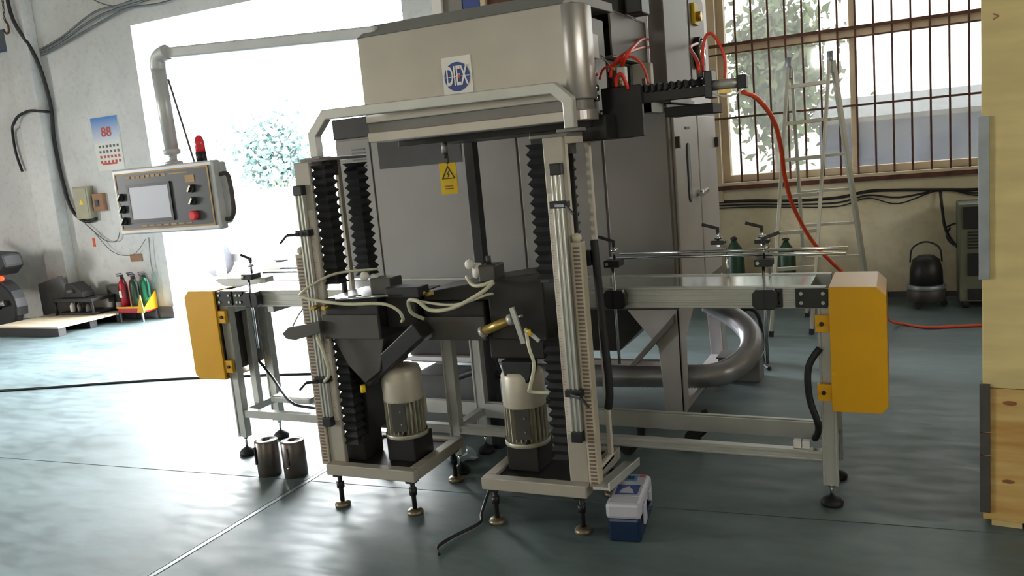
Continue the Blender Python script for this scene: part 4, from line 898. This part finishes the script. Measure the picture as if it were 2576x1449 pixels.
o = hose([(-.546, 3.45, 1.723), (-.515, 3.6, 1.699), (-.482, 3.8, 1.613), (-.479, 4.0, 1.49), (-.489, 4.2, 1.335), (-.471, 4.4, 1.163), (-.405, 4.65, .957), (-.296, 4.9, .772), (-.19, 5.5, .517), (-.12, 6.1, .30), (-.07, 6.7, .10), (.0, 7.0, .014), (.172, 6.88, .012), (.36, 6.915, .012), (.573, 6.97, .012), (1.3, 7.1, .012)], .0105, 'long orange air hose sweeping from the actuator to the floor', 'orange', 'long_air_hose'); del o['group']

# ============================================================ flexible duct and small box
fd = tag(recentre(MB().tube([(-2.2, 4.86, .15), (-1.7, 4.86, .15), (-1.37, 4.88, .15), (-1.05, 4.90, .155), (-.93, 5.02, .175), (-.86, 5.22, .22), (-.88, 5.42, .28), (-.97, 5.56, .34), (-1.09, 5.64, .40), (-1.2, 5.66, .46)], .073, 18, 10, ribs=.016).build('flexible_duct', 'fabricduct')), 'thick silver flexible duct looping under the grey cabinet', 'duct')
sb = thing('floor_box', 'small grey box on the floor behind the silver duct', 'box', (-.93, 5.4, 0))
MB().box(-1.08, -.82, 5.32, 5.5, 0, .15).build('body', 'cab', sb, .006)
MB().box(-1.09, -.81, 5.31, 5.51, .15, .16).build('lid', 'cab', sb, .003)
wire('floor_cable', [(-1.05, 5.75, .36), (-.94, 5.75, .39), (-.88, 5.75, .34), (-.86, 5.75, .2), (-.865, 5.75, .08), (-.85, 5.72, .014), (-.80, 5.6, .014)], .014, 'black cable arching behind the silver duct')

# ============================================================ control panel on its arm
pn = thing('operator_terminal', 'grey operator panel with screen hanging from a bent arm', 'control panel', (-3.25, 3.1, 1.35))
px0, px1, pz0, pz1, py = -3.605, -2.955, 1.352, 1.658, 3.06
MB().box(px0-.012, px1+.012, py, py+.055, pz0-.012, pz1+.012).build('case', 'pcase', pn, .008)
MB().box(px0+.01, px1+.0, py+.055, py+.11, pz0+.01, pz1+.004).build('rear_case', 'pcase', pn, .012)
fc = MB().box(px0+.012, px1-.012, py-.006, py, pz0+.010, pz1-.010).build('face_overlay', 'panelface', pn)
MB().frame(px0+.012, px1-.012, py-.008, py-.006, pz0+.010, pz1-.010, .008).build('gold_border', 'gold', fc)
sc = MB().box(-3.50, -3.235, py-.012, py-.006, 1.415, 1.575).build('screen', 'lcd', pn)
MB().frame(-3.515, -3.22, py-.014, py-.006, 1.40, 1.59, .015).build('bezel', 'blackpl', sc)
for i in range(8): MB().box(-3.51+.034*i, -3.485+.034*i, py-.008, py-.006, 1.618, 1.630).build('title_character', 'gold', fc)
MB().box(-3.22, -3.10, py-.008, py-.006, 1.622, 1.628).build('title_line', 'gold', fc)
MB().box(-3.12, -3.06, py-.008, py-.006, 1.575, 1.61).build('maker_plate', 'gold', fc)
for i in range(7): MB().box(-3.45+.05*i, -3.415+.05*i, py-.008, py-.006, 1.378, 1.384).build('footer_character', 'gold', fc)
for x, z, kind in ((-3.565, 1.53, 0), (-3.565, 1.47, 0), (-3.565, 1.41, 0), (-3.085, 1.545, 0), (-3.085, 1.485, 0), (-3.085, 1.415, 1)):
    if kind: k_ = MB().lathe((x, py-.006, z), [(.022, 0), (.024, .012), (.024, .02), (.018, .026)], 16, (0, -1, 0)).build('emergency_stop', 'redlamp', pn, label='red emergency stop button')
    else:
        k_ = MB().cyl((x, py-.006, z), (x, py-.018, z), .02, 14).build('selector_knob', 'blackpl', pn)
        MB().obox((x, py-.024, z), ((.6, 0, .8), (0, 1, 0), (-.8, 0, .6)), (.018, .006, .005)).build('pointer', 'chrome', k_)
MB().tube([(px1+.01, py+.045, 1.60), (px1+.05, py+.045, 1.60), (px1+.065, py+.045, 1.56), (px1+.065, py+.045, 1.43), (px1+.04, py+.045, 1.385), (px1+.01, py+.045, 1.385)], .011, 10).build('side_handle', 'dkgrey', pn)
MB().tube([(px0-.01, py+.045, 1.60), (px0-.04, py+.045, 1.58), (px0-.04, py+.045, 1.44), (px0-.01, py+.045, 1.40)], .010, 10).build('side_handle', 'dkgrey', pn)
# lamp on the panel
lm = MB().cyl((-3.06, 3.12, 1.67), (-3.06, 3.12, 1.715), .026, 16).build('lamp_base', 'blackpl', pn)
MB().lathe((-3.06, 3.12, 1.715), [(.024, 0), (.024, .045), (.018, .07), (.006, .08)], 16).build('lamp_dome', 'redlamp', lm, label='red dome warning lamp')
# arm
arm = MB().lathe((-3.255, 3.13, 1.67), [(.045, 0), (.045, .012), (.02, .02), (.02, .045), (.04, .05), (.042, .07), (.03, .08)], 18).build('arm_joint', 'pcase', pn)
MB().cyl((-3.255, 3.13, 1.745), (-3.265, 3.13, 2.15), .033, 16, .036).build('arm_drop', 'pcase', pn)
MB().tube([(-3.265, 3.13, 2.13), (-3.25, 3.13, 2.185), (-3.19, 3.13, 2.205)], .037, 14).build('arm_elbow', 'pcase', pn)
MB().bar((-3.20, 3.14, 2.20), (-2.02, 3.17, 2.135), .05, .05).build('arm_beam', 'pcase', pn, .008)
o = tag(recentre(MB().cyl((-3.13, 3.14, 1.67), (-3.22, 3.14, 2.08), .0055, 6).build('antenna_wire', 'slate')), 'thin cord running up beside the panel arm', 'cord')

# ============================================================ toolbox, iron cylinders, cord, clutter
tx = thing('toolbox', 'blue toolbox with pale lid and picture label on the floor', 'toolbox', (-1.03, 3.14, 0))
ca, sa = math.cos(.12), math.sin(.12)
def tr_(p):
    x, y = p.x+1.03, p.y-3.14; return Vector((-1.03+x*ca-y*sa, 3.14+x*sa+y*ca, p.z))
def T(mb, n, m, par=tx, bev=0, **k): return mb.tf(tr_).build(n, m, par, bev, **k)
T(MB().box(-1.095, -.965, 2.99, 3.29, 0, .10), 'tray', 'boxblue', bev=.012)
T(MB().box(-1.10, -.96, 2.985, 3.295, .098, .165), 'lid', 'boxwhite', bev=.014)
T(MB().box(-1.085, -.975, 3.06, 3.285, .165, .168), 'label_sheet', 'boxwhite')
T(MB().box(-1.075, -.985, 3.075, 3.17, .168, .1695), 'picture', 'navy')
T(MB().prism([(-1.06, 3.085), (-1.0, 3.085), (-1.01, 3.12), (-1.02, 3.13), (-1.03, 3.155), (-1.045, 3.13), (-1.055, 3.12)], 2, .1695, .1705), 'picture_shape', 'boxwhite')
T(MB().box(-1.08, -1.06, 3.21, 3.275, .168, .1695), 'print', 'warn')
T(MB().box(-1.06, -1.01, 3.21, 3.275, .168, .1695), 'print', 'blueink')
T(MB().box(-1.05, -1.022, 3.225, 3.26, .1695, .1705), 'print', 'black')
T(MB().box(-1.005, -.98, 3.255, 3.275, .168, .1695), 'print', 'redink')
for y_ in (3.06, 3.20): T(MB().box(-.962, -.950, y_-.025, y_+.025, .06, .14), 'latch', 'boxwhite', bev=.004)
T(MB().tube([(-.962, 3.09, .09), (-.945, 3.10, .10), (-.945, 3.16, .10), (-.962, 3.17, .09)], .007, 8), 'carry_handle', 'boxblue')
for k, (x, y_, lab) in enumerate(((-3.085, 3.31, 'dark turned iron cylinder with centre hole, the left of the pair'), (-2.925, 3.33, 'dark turned iron cylinder with a slot, the right of the pair'))):
    c = thing('iron_cylinder', lab, 'metal cylinder', (x, y_, 0), 'pair of iron cylinders on the floor')
    MB().lathe((x, y_, 0), [(.058, 0), (.062, .004), (.062, .186), (.058, .19), (.022, .19), (.022, .15)], 28).build('body', 'castiron', c)
    MB().cyl((x, y_, .14), (x, y_, .152), .0215, 16).build('bore', 'black', c)
    xs = x-.03 if k == 0 else x+.012
    MB().box(xs-.004, xs+.004, y_-.064, y_-.055, .07, .165).build('slot', 'black', c)
    if k: MB().sphere((x+.006, y_-.062, .055), .007, 8).build('grease_nipple', 'chrome', c)
wire('electric_cord', [(-1.78, 3.35, .03), (-1.74, 3.2, .012), (-1.70, 3.08, .008), (-1.67, 3.0, .008), (-1.72, 2.86, .008), (-1.74, 2.76, .008), (-1.70, 2.70, .008)], .007, 'short black cord lying on the dark floor between the stands', 'cord')
wire('hanging_cable', [(-1.85, 3.6, .85), (-1.82, 3.55, .7), (-1.75, 3.5, .55), (-1.68, 3.45, .45), (-1.6, 3.4, .40)], .009, 'black cable slanting behind the right motor', 'cable')
wire('hanging_cable', [(-2.3, 4.0, .35), (-2.1, 3.95, .42), (-1.95, 3.93, .40), (-1.8, 3.95, .30), (-1.7, 4.0, .22)], .02, 'thick black cable bundle behind the left motor', 'cable')
bk = thing('plastic_bag', 'crumpled clear plastic bag on the floor between the stands', 'bag', (-2.13, 3.69, 0))
rnd = random.Random(4); q = MB(); q.sphere((-2.13, 3.69, .04), 1, 14, (.10, .075, .04)); q.v = [(a+rnd.uniform(-.012, .012), b+rnd.uniform(-.012, .012), max(.002, c+rnd.uniform(-.012, .012))) for a, b, c in q.v]; q.sm = [False]*len(q.sm)
q.build('film', 'plastic', bk)
mb_ = thing('bottle_box', 'grey box and can standing on the floor behind the left motor', 'box', (-2.25, 4.3, 0))
MB().box(-2.62, -2.18, 4.1, 4.35, .0, .34).build('body', 'slate', mb_, .01)

# ============================================================ ladder
ld = thing('step_ladder', 'grey aluminium folding ladder standing before the window', 'ladder', (-.6, 6.9, 0))
tL, tR = Vector((-.755, 6.96, 2.05)), Vector((-.455, 6.96, 2.06))
fL, fR = Vector((-.92, 6.60, 0)), Vector((-.63, 6.69, 0)); bL, bR = Vector((-.72, 7.35, 0)), Vector((-.22, 7.38, 0))
for a, b in ((tL, fL), (tR, fR), (tL+Vector((.02, .03, 0)), bL), (tR+Vector((.02, .03, 0)), bR)):
    MB().bar(a, b, .025, .05).build('side_rail', 'ladder', ld, .003)
    MB().bar(b+(a-b)*.02, b, .035, .06).build('rubber_foot', 'black', ld, .003)
for k in range(7):
    t_ = .075+.135*k
    MB().bar(tL.lerp(fL, t_), tR.lerp(fR, t_), .03, .028, (0, 0, 1)).build('rung', 'ladder', ld, .002)
    MB().bar(tL.lerp(bL, t_)+Vector((.02, .03, 0)), tR.lerp(bR, t_)+Vector((.02, .03, 0)), .03, .022, (0, 0, 1)).build('rung', 'ladder', ld, .002)
for p in (tL, tR):
    h = MB().lathe(p+Vector((-.015, .015, .015)), [(.035, 0), (.045, .005), (.045, .035), (.035, .04)], 16, (1, 0, 0)).build('hinge', 'galv', ld)
    MB().prism([(p.y-.035, p.z-.09), (p.y+.07, p.z-.09), (p.y+.045, p.z+.02), (p.y+.015, p.z+.075), (p.y-.015, p.z+.02)], 0, p.x-.02, p.x+.025).build('hinge_bracket', 'galv', h, .004)

# ============================================================ right wall clutter
for k, (dz, r_, lab) in enumerate(((0, .014, 'thick black cable running along the cream wall'), (-.035, .008, 'thin dark cable sagging just below the thick one'), (-.06, .006, 'lowest thin wire sagging along the cream wall'))):
    wire('wall_cable', [(-1.9, 8.17, .955+dz), (-1.3, 8.17, .95+dz), (-.9, 8.17, .925+dz), (-.5, 8.17, .93+dz-.01*k), (-.25, 8.17, .97+dz), (.0, 8.17, .965+dz-.03*k), (.35, 8.17, .945+dz+.03*k), (.7, 8.17, .93+dz), (1.6, 8.17, .95+dz)], r_, lab)
wire('wall_cable', [(.33, 8.15, .93), (.34, 8.12, .8), (.36, 8.05, .62), (.42, 7.95, .5), (.5, 7.9, .44)], .012, 'black cable dropping from the wall run to the olive machine')
wire('coiled_cable', [(.36, 8.1, .62), (.45, 8.05, .66), (.53, 8.02, .6), (.5, 8.02, .5), (.42, 8.04, .48), (.37, 8.08, .55), (.40, 8.1, .62)], .008, 'coil of black cable hanging beside the olive machine')
wm = thing('welding_machine', 'olive grey floor machine with dark panels beside the wooden crate', 'machine', (.72, 7.8, 0))
MB().box(.44, 1.0, 7.62, 8.02, .06, .86).build('body', 'weld', wm, .012)
MB().box(.47, .97, 7.60, 7.62, .66, .84).build('top_panel', 'blackmt', wm, .004)
for k in range(6): MB().box(.50, .95, 7.606, 7.62, .50+.025*k, .512+.025*k).build('louvre', 'blackmt', wm)
MB().box(.50, .95, 7.60, 7.62, .28, .46).build('dark_panel', 'black', wm, .004)
MB().box(.50, .95, 7.60, 7.62, .08, .17).build('lower_panel', 'blackmt', wm, .004)
for x in (.49, .95):
    for y_ in (7.68, 7.96): MB().cyl((x-.02, y_, .035), (x+.02, y_, .035), .035, 12).build('wheel', 'black', wm)
MB().cyl((.62, 7.60, .76), (.62, 7.585, .76), .03, 14).build('dial', 'dkgrey', wm)
vc = thing('drum_vacuum', 'dark round drum vacuum with hoop handle near the wall', 'vacuum cleaner', (.2, 7.75, 0))
MB().lathe((.2, 7.75, .05), [(.13, 0), (.15, .01), (.15, .09), (.135, .12)], 24).build('base', 'dkgrey', vc)
MB().lathe((.2, 7.75, .16), [(.13, 0), (.125, .15), (.105, .24), (.06, .275)], 24).build('drum', 'blackmt', vc)
MB().lathe((.2, 7.75, .155), [(.145, 0), (.15, .01), (.15, .03), (.14, .04)], 24).build('rim', 'galv', vc)
MB().tube([(.08, 7.75, .38), (.10, 7.75, .50), (.2, 7.75, .55), (.30, 7.75, .50), (.32, 7.75, .38)], .007, 8).build('hoop_handle', 'blackmt', vc)
for a in (0, 2.1, 4.2): MB().cyl((.2+.13*math.cos(a), 7.75+.13*math.sin(a)-.015, .028), (.2+.13*math.cos(a), 7.75+.13*math.sin(a)+.015, .028), .028, 12).build('castor', 'black', vc)
for k, (x, y_, h_, r_, lab) in enumerate(((-1.37, 7.75, .66, .085, 'dark green gas cylinder by the wall, nearest the cabinet'), (-.93, 7.85, .62, .08, 'dark green gas cylinder by the wall, behind the ladder'))):
    g = thing('gas_cylinder', lab, 'gas cylinder', (x, y_, 0), 'green gas cylinders by the wall')
    MB().lathe((x, y_, 0), [(r_*.9, 0), (r_, .02), (r_, h_*.72), (r_*.8, h_*.84), (r_*.35, h_*.92), (r_*.3, h_*.95)], 20).build('body', 'dkgreen', g)
    MB().cyl((x, y_, h_*.94), (x, y_, h_), .018, 10).cyl((x-.03, y_, h_*.975), (x+.03, y_, h_*.975), .01, 8).build('valve', 'blackmt', g)
o = thing('small_wheel', 'small black wheel lying by the cream wall', 'wheel', (-.16, 7.95, 0))
MB().lathe((-.16, 7.95, .07), [(.03, -.02), (.062, -.018), (.07, 0), (.062, .018), (.03, .02)], 20, (.3, -1, 0)).build('tyre', 'black', o)
MB().cyl((-.165, 7.975, .07), (-.155, 7.92, .07), .02, 12).build('hub', 'dkgrey', o)
MB().box(-1.6, 1.9, 8.185, 8.2, 0, .05).build('baseboard_right', 'dkgrey', None, kind='structure')

# ============================================================ crate at the right edge
cr_ = thing('wooden_crate', 'tall pale plywood crate with metal corner strips at the right edge', 'crate', (.272, 3.45, 0))
MB().box(.272, 1.75, 3.45, 4.25, .55, 2.6).build('side_panel', 'crate', cr_, .003)
MB().box(.272, 1.75, 3.45, 4.25, .03, .548).build('bottom_board', 'pine', cr_, .003)
for x in (.30, .98, 1.6): MB().box(x, x+.10, 3.47, 4.23, 0, .03).build('skid', 'crate', cr_)
def strip(z0, z1, x0=.262, w_=.035):
    return MB().box(x0, x0+w_, 3.440, 3.4495, z0, z1).box(x0, x0+.0095, 3.45, 3.49, z0, z1)
strip(.96, 1.545).build('corner_strip', 'galv', cr_, .001, label='pale blue-grey metal corner strip')
for z0, z1 in ((.06, .285), (.29, .375), (.38, .565)): strip(z0, z1).build('corner_strip', 'dkgrey', cr_, .001, label='dark metal corner strip')
text_mesh('>', .05, .0005, lambda p: (.318+p.x*.7, 3.4485-p.z, 1.88+p.y*.9), 'pencil_mark', 'brown', cr_)
for x, z, s_ in ((.36, .495, .012), (.355, .19, .011), (.50, .33, .012), (.42, .41, .006)):
    MB().prism([(x+s_*1.9*math.cos(a), z+s_*.7*math.sin(a)) for a in [PI*i/8 for i in range(16)]], 1, 3.4486, 3.4502).build('knot', 'knot', cr_)
cr_.rotation_euler = (0, 0, -.115)
